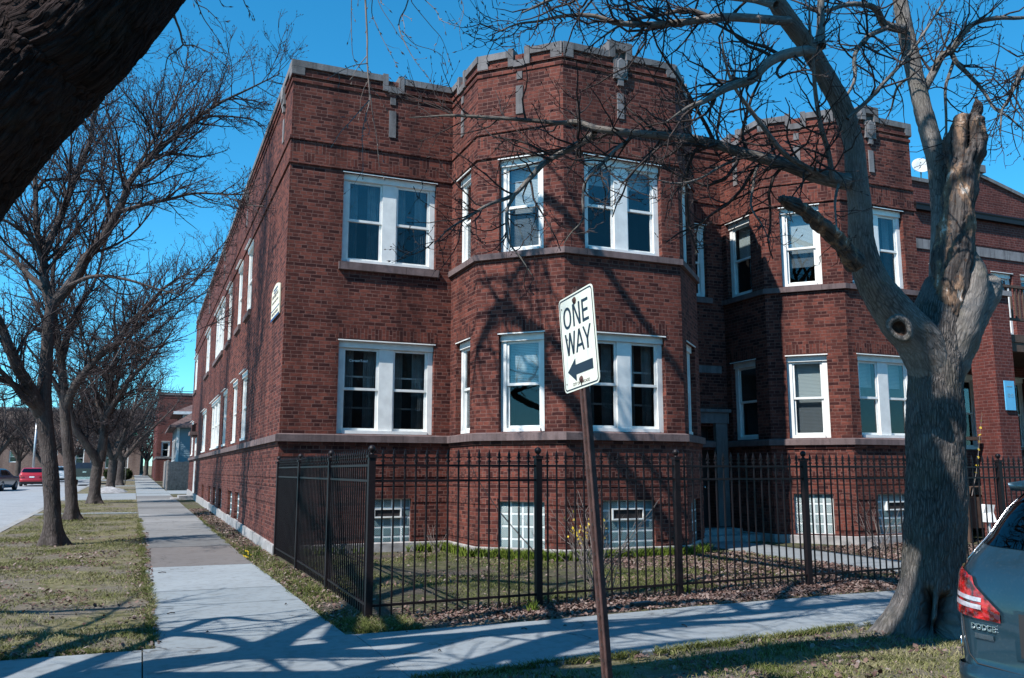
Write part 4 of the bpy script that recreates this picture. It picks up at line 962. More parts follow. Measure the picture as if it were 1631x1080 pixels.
extra += [over([(100, 1092), (251, 1060), (392, 1046), (540, 1043), (640, 1040), (760, 1012), (900, 995), (1060, 984)], 3.6, 6.6, 0.225, 0.105),
          over([(180, 1006), (251, 1010), (341, 1015), (392, 1029), (440, 1060), (500, 1100)], 3.9, 5., 0.128, 0.045),
          over([(600, 1100), (700, 1076), (800, 1046), (900, 1015), (980, 1005), (1090, 1020)], 4.6, 6.6, 0.195, 0.090),
          over([(400, 1046), (470, 1018), (520, 985), (580, 960)], 4.4, 5.4, 0.090, 0.022),
          over([(-60, 985), (80, 972), (220, 965), (330, 955)], 4., 5.2, 0.135, 0.030),
          over([(60, 1020), (150, 985), (230, 940)], 4.2, 5., 0.090, 0.022),
          over([(640, 940), (760, 925), (880, 930), (990, 915), (1100, 905)], 6.5, 8.5, 0.135, 0.045),
          over([(560, 900), (680, 915), (760, 935)], 8.4, 9.4, 0.090, 0.030),
          over([(1100, 960), (1200, 975), (1300, 965), (1400, 955)], 7.5, 9.2, 0.135, 0.060)]
def wall_shade_limb(px, t0, t1, r0, r1, lead):  # unseen limb, added so its shade crosses the chamfer of the first bay
    sd = np.array([SX * math.cos(SUN_EL), SYY * math.cos(SUN_EL), math.sin(SUN_EL)]); out_ = []
    for (x, y), tt in zip(px, np.linspace(t0, t1, len(px))):
        d = ray(x, y); nn = np.array([-1., -1., 0]); q_ = EYE + d * (np.dot(np.array([5.93, 15.78, 0]) - EYE, nn) / np.dot(d, nn)); out_.append(q_ + sd * tt)
    rr = np.linspace(r0, r1, len(px) + 1); rr[-1] = .010; return np.array([np.array(lead, float)] + out_), rr
extra += [over([(780, 1075), (860, 1042), (960, 1012), (1080, 996), (1200, 990), (1320, 978)], 5.0, 7.6, .22, .10),
          over([(500, 1110), (560, 1075), (640, 1052), (700, 1050)], 4.2, 5.4, .20, .08),
          over([(600, 925), (700, 915), (800, 918), (870, 905)], 7.6, 9.2, .14, .05),
          over([(1080, 930), (1180, 915), (1290, 925)], 8., 9.4, .13, .05),
          over([(300, 1000), (360, 985), (430, 990), (520, 975)], 4.6, 5.8, .10, .03),
          over([(-40, 1030), (60, 1010), (160, 1012), (235, 995)], 3.8, 5.0, .12, .04)]
extra += [wall_shade_limb([(880, 610), (862, 570), (835, 520), (800, 486), (778, 520), (755, 570), (738, 620)], 9., 11., .15, .05, lp[10]),
          wall_shade_limb([(890, 330), (860, 380), (820, 440), (800, 486)], 8.5, 10., .10, .04, lp[11]),
          wall_shade_limb([(900, 560), (868, 548), (830, 560), (790, 590)], 9.3, 10.5, .08, .03, lp[10])]
extra = [(p, np.concatenate([r[:-2], [r[-2] * .7, .010]])) for p, r in extra]
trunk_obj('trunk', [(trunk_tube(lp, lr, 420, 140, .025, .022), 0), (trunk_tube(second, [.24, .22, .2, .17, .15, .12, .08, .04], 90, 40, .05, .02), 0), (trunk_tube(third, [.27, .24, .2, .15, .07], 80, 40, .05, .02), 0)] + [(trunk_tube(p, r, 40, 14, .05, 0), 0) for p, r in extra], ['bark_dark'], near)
drop = []
def hang(px, Ys, r0): drop.append((np.array([P(x, y, yy) for (x, y), yy in zip(px, np.interp(np.linspace(0, 1, len(px)), np.linspace(0, 1, len(Ys)), Ys))]), np.linspace(r0, .0016, len(px))))
hang([(575, -140), (581, -60), (582, 0), (585, 60), (585, 103), (589, 155), (584, 180), (577, 211), (578, 250), (578, 283)], [5.6, 5.4], .0085)
hang([(588, 160), (572, 178), (556, 196), (543, 210), (530, 230)], [5.42, 5.3], .0045)
hang([(586, 101), (565, 104), (545, 112), (524, 124)], [5.5, 5.2], .004)
hang([(590, 150), (594, 185), (600, 220), (604, 262), (612, 284)], [5.45, 5.6], .0035)
hang([(662, -90), (650, 0), (637, 30), (637, 50), (650, 78), (662, 98), (678, 119)], [5.8, 5.5], .0065)
hang([(655, 0), (659, 8), (687, 42), (703, 61), (714, 89), (720, 108)], [5.75, 5.9], .0035)
hang([(640, 48), (660, 70), (690, 80), (706, 92), (712, 112)], [5.6, 5.7], .003)
hang([(565, -50), (560, 0), (560, 55), (563, 92), (575, 110)], [5.6, 5.7], .0035)
hang([(598, -40), (592, 17), (600, 40), (609, 61), (622, 85), (631, 103)], [5.6, 5.5], .0035)
hang([(606, -40), (602, 0), (625, 40), (640, 62), (662, 76)], [5.7, 5.7], .003)
hang([(630, -40), (690, 12), (700, 30), (715, 38)], [5.9, 5.6], .004)
hang([(715, -40), (735, 0), (738, 20), (732, 45), (736, 75)], [6, 6], .003)
hang([(268, -80), (275, 12), (287, 50), (292, 71), (304, 72), (317, 76), (335, 85), (354, 100)], [5.2, 5.4], .0085)
hang([(292, 71), (280, 82), (267, 92), (262, 120), (254, 167)], [5.3, 5.2], .005)
hang([(300, -40), (320, 20), (335, 45), (352, 70), (360, 92)], [5.2, 5.5], .004)
hang([(300, -60), (310, 0), (330, 15), (350, 36), (356, 50)], [5.2, 5.6], .004)
hang([(372, -60), (388, 0), (396, 16), (401, 28)], [5.2, 5.2], .004)
hang([(336, -50), (350, 0), (358, 10), (364, 11)], [5.2, 5.2], .003)
g = np.random.default_rng(21)
dg = crown(g, drop, [dict(n=3.2, len=.22, ang=(.5, 1.0), K=5, S=4, w=.2, trop=(0, 0, -.12), lmin=.06, lmax=.35, rr=.6, rmin=.0017, tmin=.1, also=True)], 9., .026)
tubes_obj('hanging_twigs', [(resample(p, 24)[None], np.interp(np.linspace(0, 1, 24), np.linspace(0, 1, len(r)), r)[None], 6) for p, r in drop] + dg, 'twig_light', near)
g = np.random.default_rng(6)
tubes_obj('crown', crown(g, [(p, r) for p, r in nl + extra], [
    dict(n=1.6, len=.30, K=8, S=5, w=.17, trop=(0, 0, .05), lmin=.5, lmax=2.2, rr=.5, tmin=.15, rmin=.008, also=True),
    dict(n=1.7, len=.45, K=6, S=4, w=.2, trop=(0, 0, .02), lmin=.25, lmax=.9, rmin=.005),
    dict(n=2.2, len=.5, K=5, S=3, w=.2, trop=(0, 0, -.02), lmin=.1, lmax=.4, rmin=.0035)]), 'twig', near)

# --- the row of street trees
ROWLV = [dict(n=4.6, len=.40, ang=(.5, 1.05), K=8, S=5, w=.15, trop=(0, 0, .07), lmin=.5, lmax=2.8, rr=.42, rmin=.011, tmin=.12, also=True),
         dict(n=4.5, len=.5, ang=(.5, 1.1), K=6, S=4, w=.18, trop=(0, 0, .07), lmin=.25, lmax=1.3, rmin=.0075),
         dict(n=6.5, len=.55, ang=(.45, 1.0), K=5, S=3, w=.17, trop=(0, 0, .12), lmin=.15, lmax=.6, rmin=.0055),
         dict(n=7.0, len=.55, ang=(.45, 1.0), K=3, S=3, w=.12, trop=(0, 0, .15), lmin=.08, lmax=.3, rmin=.0045)]
def street_tree(base, trunk_pts, trunk_r, limbs, label, seed, levels=ROWLV, auto=0, bud=4., group='street trees in a row along the parkway', rootflare=.16):
    root = empty('street_tree', tuple(base), label, 'tree', group)
    def fl(dirs, t, v):
        a = np.arctan2(dirs[..., 1], dirs[..., 0]); return np.clip(1 - (v[..., 2] - base[2]) / .55, 0, 1) ** 2 * rootflare * (.6 + .4 * np.cos(4 * a + seed))
    g = np.random.default_rng(seed); ll = list(limbs)
    for k in range(auto):
        j = g.integers(0, len(limbs)); p, r = limbs[j]; q_ = resample(p, 20); i = g.integers(5, 17); rr_ = np.interp(i / 19, np.linspace(0, 1, len(r)), r)
        tan = unit(q_[i + 1] - q_[i]); d = unit(tan * .7 + unit(g.normal(size=3)) * .8 + np.array([0, 0, .25])); L = 2.2 + 2.2 * g.random()
        ll.append((grow(g, q_[i][None], d[None], np.array([L]), 9, .12, np.array([0, 0, .06]))[0], np.linspace(rr_ * .55, .012, 9)))
    trunk_obj('trunk', [(trunk_tube(trunk_pts, trunk_r, 90, 48, .05, .010, fl), 0)] + [(trunk_tube(p, r, 40, 16, .05, .0), 0) for p, r in ll], ['bark_row'], root)
    cg = crown(g, ll, levels, bud, .05); tubes_obj('crown', cg, 'twig_row', root)
    return root
def lm(px, Ys, r0, r1): 
    n = len(px); Y = np.interp(np.linspace(0, 1, n), np.linspace(0, 1, len(Ys)), Ys); return (np.array([P(x, y, yy) for (x, y), yy in zip(px, Y)]), np.linspace(r0, r1, n))
b1 = PG(85, 868)
Y1 = b1[1]
t1 = [P(86, 876, Y1), P(85, 860, Y1), P(83, 800, Y1), (P(79, 730, Y1)), P(72, 680, Y1), P(69, 640, Y1), P(72, 600, Y1), P(75, 555, Y1), P(79, 515, Y1), P(82, 482, Y1)]
street_tree(b1, t1, [.20, .185, .165, .16, .165, .17, .14, .13, .12, .10], [
    lm([(66, 660), (54, 634), (40, 605), (25, 580), (0, 515), (-30, 460), (-70, 400), (-90, 330)], [Y1, 20.5, 20], .16, .03),
    lm([(67, 655), (40, 636), (10, 600), (-30, 565), (-70, 545)], [Y1, 20.4, 19.4], .09, .015),
    lm([(50, 628), (20, 610), (-20, 590), (-60, 520)], [20.9, 20.], .06, .012),
    lm([(80, 490), (121, 442), (137, 412), (167, 375), (179, 354), (194, 325), (208, 287), (242, 250), (283, 212), (321, 183), (354, 162), (396, 142), (446, 117)], [Y1, 20.5, 20.3], .125, .012),
    lm([(81, 485), (71, 450), (70, 420), (69, 400), (58, 367), (57, 325), (54, 267), (48, 200), (40, 120)], [Y1, 21.8, 22.6], .11, .02),
    lm([(70, 405), (83, 375), (100, 337), (121, 279), (142, 229), (152, 179), (179, 112), (208, 83), (225, 40)], [21.5, 22, 22.5], .095, .015),
    lm([(70, 425), (54, 383), (33, 367), (5, 350), (-30, 340)], [21.4, 20.8], .06, .015),
    lm([(72, 460), (50, 442), (25, 417), (0, 400), (-40, 385)], [21.3, 22.2], .075, .015),
    lm([(188, 338), (233, 325), (271, 317), (312, 308), (375, 310), (395, 308)], [20.4, 19.8], .05, .01),
    lm([(60, 300), (75, 287), (125, 285), (167, 292), (210, 300)], [22.3, 22.9], .045, .01),
    lm([(110, 455), (150, 440), (200, 445), (250, 460), (290, 470)], [21., 19.8], .05, .01),
    lm([(285, 210), (320, 190), (350, 185), (400, 190), (425, 205)], [20.4, 20.9], .04, .008),
    lm([(205, 292), (240, 230), (265, 190), (290, 130), (300, 80)], [20.4, 21.3], .04, .008),
    lm([(240, 252), (280, 245), (320, 250), (360, 240)], [20.4, 21.], .035, .008)],
    'bare street tree with forked trunk nearest on the left lawn beside the pavement', 31, auto=3)
b2 = PG(115, 828); Y2 = b2[1]
street_tree(b2, [P(116, 834, Y2), P(115, 822, Y2), P(112, 760, Y2), P(106, 690, Y2), P(102, 640, Y2), P(100, 600, Y2), P(97, 560, Y2)], [.20, .19, .165, .155, .15, .13, .11], [
    lm([(104, 650), (118, 617), (138, 590), (165, 560), (187, 546), (206, 515), (232, 490), (260, 460), (290, 440), (320, 425)], [Y2, 28.5], .14, .015),
    lm([(99, 590), (92, 540), (86, 490), (84, 440), (92, 390), (100, 330)], [Y2, 30.5], .12, .02),
    lm([(98, 580), (110, 530), (125, 490), (150, 450), (165, 400), (180, 350)], [Y2, 31.5], .10, .015),
    lm([(101, 640), (90, 615), (75, 590), (50, 560), (30, 530)], [Y2, 30], .09, .015),
    lm([(96, 560), (75, 520), (55, 480), (40, 440), (20, 400)], [Y2, 32], .09, .015),
    lm([(187, 546), (210, 545), (240, 555), (270, 545), (300, 540)], [29, 29.5], .05, .01)],
    'second bare street tree from the corner, its main branch bending right over the pavement', 32, auto=5)
b3 = PG(150, 802); Y3 = b3[1]
street_tree(b3, [P(151, 808, Y3), P(150, 798, Y3), P(152, 765, Y3), P(156, 738, Y3), P(160, 718, Y3)], [.27, .255, .225, .215, .20], [
    lm([(157, 745), (150, 728), (136, 706), (120, 684), (113, 660), (108, 630), (95, 600), (80, 570), (70, 530)], [Y3, 41], .2, .02),
    lm([(160, 735), (164, 705), (168, 672), (172, 640), (178, 600), (185, 550), (182, 500), (190, 450)], [Y3, 42], .21, .02),
    lm([(168, 680), (158, 650), (152, 625), (140, 590), (130, 540), (128, 490)], [42, 43], .13, .02),
    lm([(170, 660), (190, 630), (210, 600), (240, 570), (265, 540), (285, 510)], [42, 40.5], .12, .015),
    lm([(172, 650), (185, 615), (195, 570), (215, 520), (225, 470)], [42, 44], .11, .015),
    lm([(180, 620), (205, 630), (235, 622), (262, 628)], [42, 40.5], .06, .01)],
    'bare street tree with short thick trunk splitting low into a V, third along the lawn', 33, auto=5)
def generic(base, label, seed, h=9., group='street trees in a row along the parkway', r=.26, levels=None, lean=0.):
    g = np.random.default_rng(seed); b = np.array(base, float); fork = h * .22
    tp = [b + np.array([0, 0, -.1]), b + np.array([.02, 0, fork * .4]), b + np.array([.05 + lean, .0, fork])]
    limbs = []
    for k in range(6):
        a = k * 2 * PI / 6 + g.random() * .7; d = np.array([math.cos(a) * .62, math.sin(a) * .62, 1.]); L = h * (.62 + .2 * g.random())
        limbs.append((grow(g, (tp[-1] - [0, 0, .1 * k * fork * .3])[None], d[None], np.array([L]), 12, .09, np.array([0, 0, .03]))[0], np.linspace(r * .62, .02, 12)))
    lv = levels or [dict(ROWLV[0], n=3, rmin=.022), dict(ROWLV[1], n=3.6, rmin=.016), dict(ROWLV[2], n=4.5, rmin=.012)]
    return street_tree(b, tp, [r * 1.15, r, r * .95], limbs, label, seed, lv, 3, 0, group)
def dup(root, loc, rotz, label, scale=1.):
    c = root.copy(); COL.objects.link(c); c.location = loc; c.rotation_euler = (0, 0, rotz); c.scale = (scale,) * 3; c['label'] = label
    for ch in root.children:
        d = ch.copy(); COL.objects.link(d); d.parent = c; d.matrix_parent_inverse = ch.matrix_parent_inverse.copy()
        for g2 in ch.children: e = g2.copy(); COL.objects.link(e); e.parent = d; e.matrix_parent_inverse = g2.matrix_parent_inverse.copy()
    return c
gx = lambda y: skew(-1.6, y)
XP = lambda px_, y: float(P(px_, 755, y)[0])
t4 = generic((XP(177, 64), 64, zgf(64)), 'grey bare street tree leaning over the lawn beyond the V-shaped tree, fourth in the row', 41, 9.5)
t5 = generic((XP(191, 75), 75, zgf(75)), 'bare street tree close behind the fourth one, its trunk leaning right', 42, 9.)
far_group = 'distant street trees'
for (x, y, rz, sc, lb) in ((gx(84), 84, 1.2, 1.0, 'bare tree by the hedge beyond the driveway, left of the far pavement'), (gx(97), 97, 2.6, 1.05, 'bare tree past the street name post, left of the far pavement'),
                           (gx(112), 112, 4.1, 1.0, 'farthest bare tree down the pavement on the near side of the street'), (XP(232, 132), 132, .7, 1.1, 'bare tree past the distant brick block, right of the far pavement'),
                           (XP(66, 92), 92, .4, .9, 'bare tree across the street just behind the red car'), (XP(28, 104), 104, 1.9, 1.0, 'bare tree across the street in front of the tan brick wall'), (XP(108, 118), 118, 3.3, 1.0, 'bare tree across the street behind the black pickup'),
                           (XP(-8, 97), 97, 5.0, 1.1, 'bare tree at the left edge in front of the tan brick wall'), (XP(150, 126), 126, 2.2, 1.1, 'bare tree far down the middle of the view beyond the parked pickup'), (XP(180, 121), 121, 5.4, 1.15, 'bare tree far off just left of the hedge bushes'), (XP(206, 150), 150, .9, 1.3, 'farthest tree closing the view at the end of the pavement'), (XP(224, 160), 160, 3.9, 1.3, 'far tree behind the distant brick block at the end of the pavement')):
    c = dup(t4 if int(y) % 2 else t5, (x, y, zgf(y)), rz, lb, sc); c['group'] = far_group
m_ = tubes = None

# ------------------------------------------------------------------ the iron fence
fe = empty('iron_fence', (2.36, 9.5, 0), 'black wrought iron fence with spear-tipped pickets around the front yard', 'fence')
def bar(mb, p, q, wd, h):      # a straight rail from p to q
    p, q = np.array(p, float), np.array(q, float); d = q - p; L = np.linalg.norm(d[:2]); d = d / L; n = np.array([-d[1], d[0], 0]); n /= np.linalg.norm(n)
    V = [tuple(p + d * L * a + n * b_ * wd / 2 + np.array([0, 0, c_ * h / 2])) for a in (0, 1) for b_ in (-1, 1) for c_ in (-1, 1)]
    mb.mesh(V, [(0, 1, 3, 2), (4, 6, 7, 5), (0, 4, 5, 1), (2, 3, 7, 6), (0, 2, 6, 4), (1, 5, 7, 3)])
def post(x, y):
    q = MB(); w_ = .038; q.box((x - w_, y - w_, -.25), (x + w_, y + w_, 1.745)); q.box((x - w_ - .012, y - w_ - .012, 1.747), (x + w_ + .012, y + w_ + .012, 1.775)); o = q.build('post', 'iron', fe)
    q = MB(); q.lathe([(0, 1.776), (.03, 1.777), (.02, 1.79), (.016, 1.80), (.03, 1.812), (.042, 1.835), (.042, 1.85), (.03, 1.873), (.012, 1.884), (0, 1.886)], (x, y, 0), 12); q.build('post_ball', 'iron', o, True)
def picket(mb, x, y, ang):
    r = .0085; c, s = math.cos(ang), math.sin(ang)
    def bx(hw, hd, z0, z1, top=None):
        t = 1 if top is None else top
        V = [(x + c * a * hw * k - s * b_ * hd * k, y + s * a * hw * k + c * b_ * hd * k, z) for z, k in ((z0, 1), (z1, t)) for a, b_ in ((-1, -1), (1, -1), (1, 1), (-1, 1))]
        mb.mesh(V, [(0, 3, 2, 1), (4, 5, 6, 7), (0, 1, 5, 4), (1, 2, 6, 5), (2, 3, 7, 6), (3, 0, 4, 7)])
    bx(r, r, .04, 1.742); bx(.017, .017, 1.70, 1.722); bx(.030, .008, 1.748, 1.762); bx(.010, .008, 1.742, 1.79, 1.5); bx(.015, .009, 1.79, 1.852, .08)
def run(pa, pb):
    pa, pb = np.array(pa, float), np.array(pb, float); L = np.linalg.norm(pb - pa); ang = math.atan2(*(pb - pa)[::-1]); n = max(2, round(L / .13)); q = MB()
    for i in range(1, n): p = pa + (pb - pa) * i / n; picket(q, p[0], p[1], ang)
    o = q.build('pickets', 'iron', fe)
    for z in (1.66, 1.49, .155):
        q = MB(); bar(q, (*pa, z), (*pb, z), .028, .026); q.build('rail', 'iron', o)
front = [(2.34, 9.5), (4.42, 9.62), (6.48, 9.75), (8.72, 9.88), (10.9, 10.0), (13.0, 10.12), (15.1, 10.24), (17.2, 10.36), (19.3, 10.48)]
side = [(2.34, 9.5), (2.40, 12.05), (2.43, 14.75), (2.43, 17.22)]
for p in front + side[1:]: post(*p)
for i in range(len(front) - 1): run(front[i], front[i + 1])
for i in range(3): run(side[i], side[i + 1])

# ------------------------------------------------------------------ the one way sign
sign = empty('one_way_sign', (2.53, 4.6, 0), 'white one way sign with a left arrow on a leaning rusty post', 'sign')
RM = (Matrix.Rotation(-1.5627, 4, 'Z') @ Matrix.Rotation(-.0809, 4, 'Y') @ Matrix.Rotation(.0302, 4, 'X')); SPOS = Vector((2.4505, 4.7233, 2.405))
def local_obj(mb, name, mats, parent, smooth=False):
    me_o = mb.build(name, mats, parent, smooth); me_o.data.transform(Matrix.Translation(SPOS) @ RM); return me_o
def rrect(w_, h_, r, K=6):
    pts = []
    for cx, cz, a0 in ((w_ / 2 - r, h_ / 2 - r, 0), (-w_ / 2 + r, h_ / 2 - r, 90), (-w_ / 2 + r, -h_ / 2 + r, 180), (w_ / 2 - r, -h_ / 2 + r, 270)):
        for k in range(K + 1): a = rad(a0 + 90 * k / K); pts.append((cx + r * math.cos(a), cz + r * math.sin(a)))
    return pts
def plate(q, poly, y0, y1):
    n = len(poly); V = [(x, y0, z) for x, z in poly] + [(x, y1, z) for x, z in poly]
    q.mesh(V, [list(range(n)), list(range(n, 2 * n))[::-1]] + [(i, n + i, n + (i + 1) % n, (i + 1) % n) for i in range(n)])
def signpaint():
    m, t, b = _m('weathered_sign_white'); b.inputs['Roughness'].default_value = .4; g = geo(t)
    st_ = noise(t, mapping(t, g, (30, 30, 2.2)), 1., 4); sp = noise(t, g, 55, 3)
    col = mixc(t, ramp(t, st_, .5, .72, 0, .45), (.76, .76, .64), (.42, .47, .48))
    col = mixc(t, ramp(t, sp, .62, .72, 0, .6), col, (.35, .36, .36)); t.links.new(col, b.inputs['Base Color']); return m
M['signwhite'] = signpaint()
M['rust'] = plain('rusty_steel', (.085, .042, .035), .75, .2, var=.45, scale=14, bmp=.4)
q = MB(); plate(q, rrect(.457, .61, .035), -.002, .002); pan = local_obj(q, 'sign_panel', 'signwhite', sign)
q = MB()
po, pi_ = rrect(.437, .59, .028), rrect(.421, .574, .022); n_ = len(po)
q.mesh([(x, -.0035, z) for x, z in po] + [(x, -.0035, z) for x, z in pi_], [(i, (i + 1) % n_, n_ + (i + 1) % n_, n_ + i) for i in range(n_)])
def stroke(pts, wd=.021):      # a flat band along a line of points (letters)
    for (x0, z0), (x1, z1) in zip(pts[:-1], pts[1:]):
        dx, dz = x1 - x0, z1 - z0; l = math.hypot(dx, dz); nx, nz = -dz / l * wd / 2, dx / l * wd / 2; ex, ez = dx / l * wd * .0, dz / l * wd * .0
        q.face([(x0 - nx, -.0037, z0 - nz), (x1 - nx, -.0037, z1 - nz), (x1 + nx, -.0037, z1 + nz), (x0 + nx, -.0037, z0 + nz)])
H_ = .142
def ltr(ch, x, z, w_):
    wd = .0200; a, c = x + wd / 2, x + w_ - wd / 2
    if ch == 'O':
        K = 28; o1 = [(x + w_ / 2 + (w_ / 2) * math.cos(2 * PI * k / K), z + H_ / 2 + H_ / 2 * math.copysign(abs(math.sin(2 * PI * k / K)) ** .85, math.sin(2 * PI * k / K))) for k in range(K)]
        o2 = [(x + w_ / 2 + (w_ / 2 - wd) * math.cos(2 * PI * k / K), z + H_ / 2 + (H_ / 2 - wd * .9) * math.copysign(abs(math.sin(2 * PI * k / K)) ** .85, math.sin(2 * PI * k / K))) for k in range(K)]
        q.mesh([(u, -.0037, v) for u, v in o1 + o2], [(i, (i + 1) % K, K + (i + 1) % K, K + i) for i in range(K)])
    if ch == 'N': stroke([(a, z), (a, z + H_)], wd); stroke([(c, z), (c, z + H_)], wd); q.face([(x + wd * .2, -.0038, z + H_), (x + wd * 1.25, -.0038, z + H_), (x + w_ - wd * .2, -.0038, z), (x + w_ - wd * 1.25, -.0038, z)])
    if ch == 'E':
        stroke([(a, z), (a, z + H_)], wd)
        for zz in (wd / 2, H_ / 2, H_ - wd / 2): stroke([(a + wd / 2, z + zz), (x + w_ * (.9 if abs(zz - H_ / 2) < .01 else 1), z + zz)], wd * .9)
    if ch == 'W':
        k = wd * .42
        for (x0, z0, x1, z1) in ((x + k, z + H_, x + w_ * .27, z), (x + w_ * .27, z, x + w_ / 2, z + H_), (x + w_ / 2, z + H_, x + w_ * .73, z), (x + w_ * .73, z, x + w_ - k, z + H_)):
            q.face([(x0 - wd * .5, -.0037, z0), (x0 + wd * .5, -.0037, z0), (x1 + wd * .5, -.0037, z1), (x1 - wd * .5, -.0037, z1)])
    if ch == 'A':
        for (x0, x1) in ((x + wd * .5, x + w_ / 2), (x + w_ - wd * .5, x + w_ / 2)): q.face([(x0 - wd * .5, -.0037, z), (x0 + wd * .5, -.0037, z), (x1 + wd * .5, -.0037, z + H_), (x1 - wd * .5, -.0037, z + H_)])
        stroke([(x + w_ * .25, z + .04), (x + w_ * .75, z + .04)], wd * .85)
    if ch == 'Y':
        for x0 in (x + wd * .5, x + w_ - wd * .5): q.face([(x0 - wd * .5, -.0037, z + H_), (x0 + wd * .5, -.0037, z + H_), (x + w_ / 2 + wd * .5, -.0037, z + H_ * .42), (x + w_ / 2 - wd * .5, -.0037, z + H_ * .42)])
        stroke([(x + w_ / 2, z), (x + w_ / 2, z + H_ * .45)], wd)
ltr('O', -.175, .095, .108); ltr('N', -.045, .095, .098); ltr('E', .077, .095, .082)
ltr('W', -.172, -.075, .14); ltr('A', -.035, -.075, .112); ltr('Y', .066, -.075, .108)
q.mesh([(x, -.0037, z) for x, z in [(-.165, -.178), (-.055, -.105), (-.055, -.147), (.165, -.147), (.165, -.209), (-.055, -.209), (-.055, -.251)]], [tuple(range(7))])
local_obj(q, 'lettering', 'black_paint', pan)
q = MB(); R2 = random.Random(8)
for (x, z, r_) in ((-.01, .255, .016), (.005, -.250, .016)):
    q.lathe([(r_ * 1.5, -.0045), (r_ * 1.4, -.006), (r_, -.007), (r_ * .8, -.014), (0, -.016)], (x, 0, z), 8, axis=1)
for (x, z) in ((-.19, .24), (-.19, -.25), (.12, -.07), (-.14, .03)): q.lathe([(.006, -.004), (0, -.0045)], (x, 0, z), 6, axis=1)
local_obj(q, 'bolts', 'rust', pan)
me = font_mesh('CITY OF CHICAGO', .026, 'small_print', 'rust', .0004); me.transform(Matrix.Translation(SPOS) @ RM @ Matrix.Translation((.0, -.0032, -.267)) @ Matrix.Rotation(PI / 2, 4, 'X')); put(bpy.data.objects.new('small_print', me), pan)
upv = np.array(RM @ Vector((0, 0, 1)))[:3]; bc = np.array(SPOS) + np.array(RM @ Vector((0, .034, 0)))[:3]
ux = np.array(RM @ Vector((1, 0, 0)))[:3]; uy = np.array(RM @ Vector((0, 1, 0)))[:3]
q = MB()
sec = [(-.030, -.031), (-.030, -.026), (-.016, -.026), (-.011, .010), (.011, .010), (.016, -.026), (.030, -.026), (.030, -.031), (.012, -.031), (.007, .004), (-.007, .004), (-.012, -.031)]
t0, t1 = -(bc[2] + .25) / upv[2], .335
V = [tuple(bc + upv * t_ + ux * a * 1.15 + uy * c_ * 1.15) for t_ in (t0, t1) for a, c_ in sec]; n_ = len(sec)
q.mesh(V, [list(range(n_)), list(range(n_, 2 * n_))[::-1]] + [(i, n_ + i, n_ + (i + 1) % n_, (i + 1) % n_) for i in range(n_)])
po_ = q.build('post', 'rust', sign)
q = MB()
for i in range(26):
    t_ = t0 + .35 + i * .085; c_ = bc + upv * t_ - uy * .037; q.mesh([tuple(c_ + ux * a * .006 + upv * b_ * .009) for a, b_ in ((-1, -1), (1, -1), (1, 1), (-1, 1))], [(0, 1, 2, 3)])
q.build('bolt_holes', 'dark', po_)

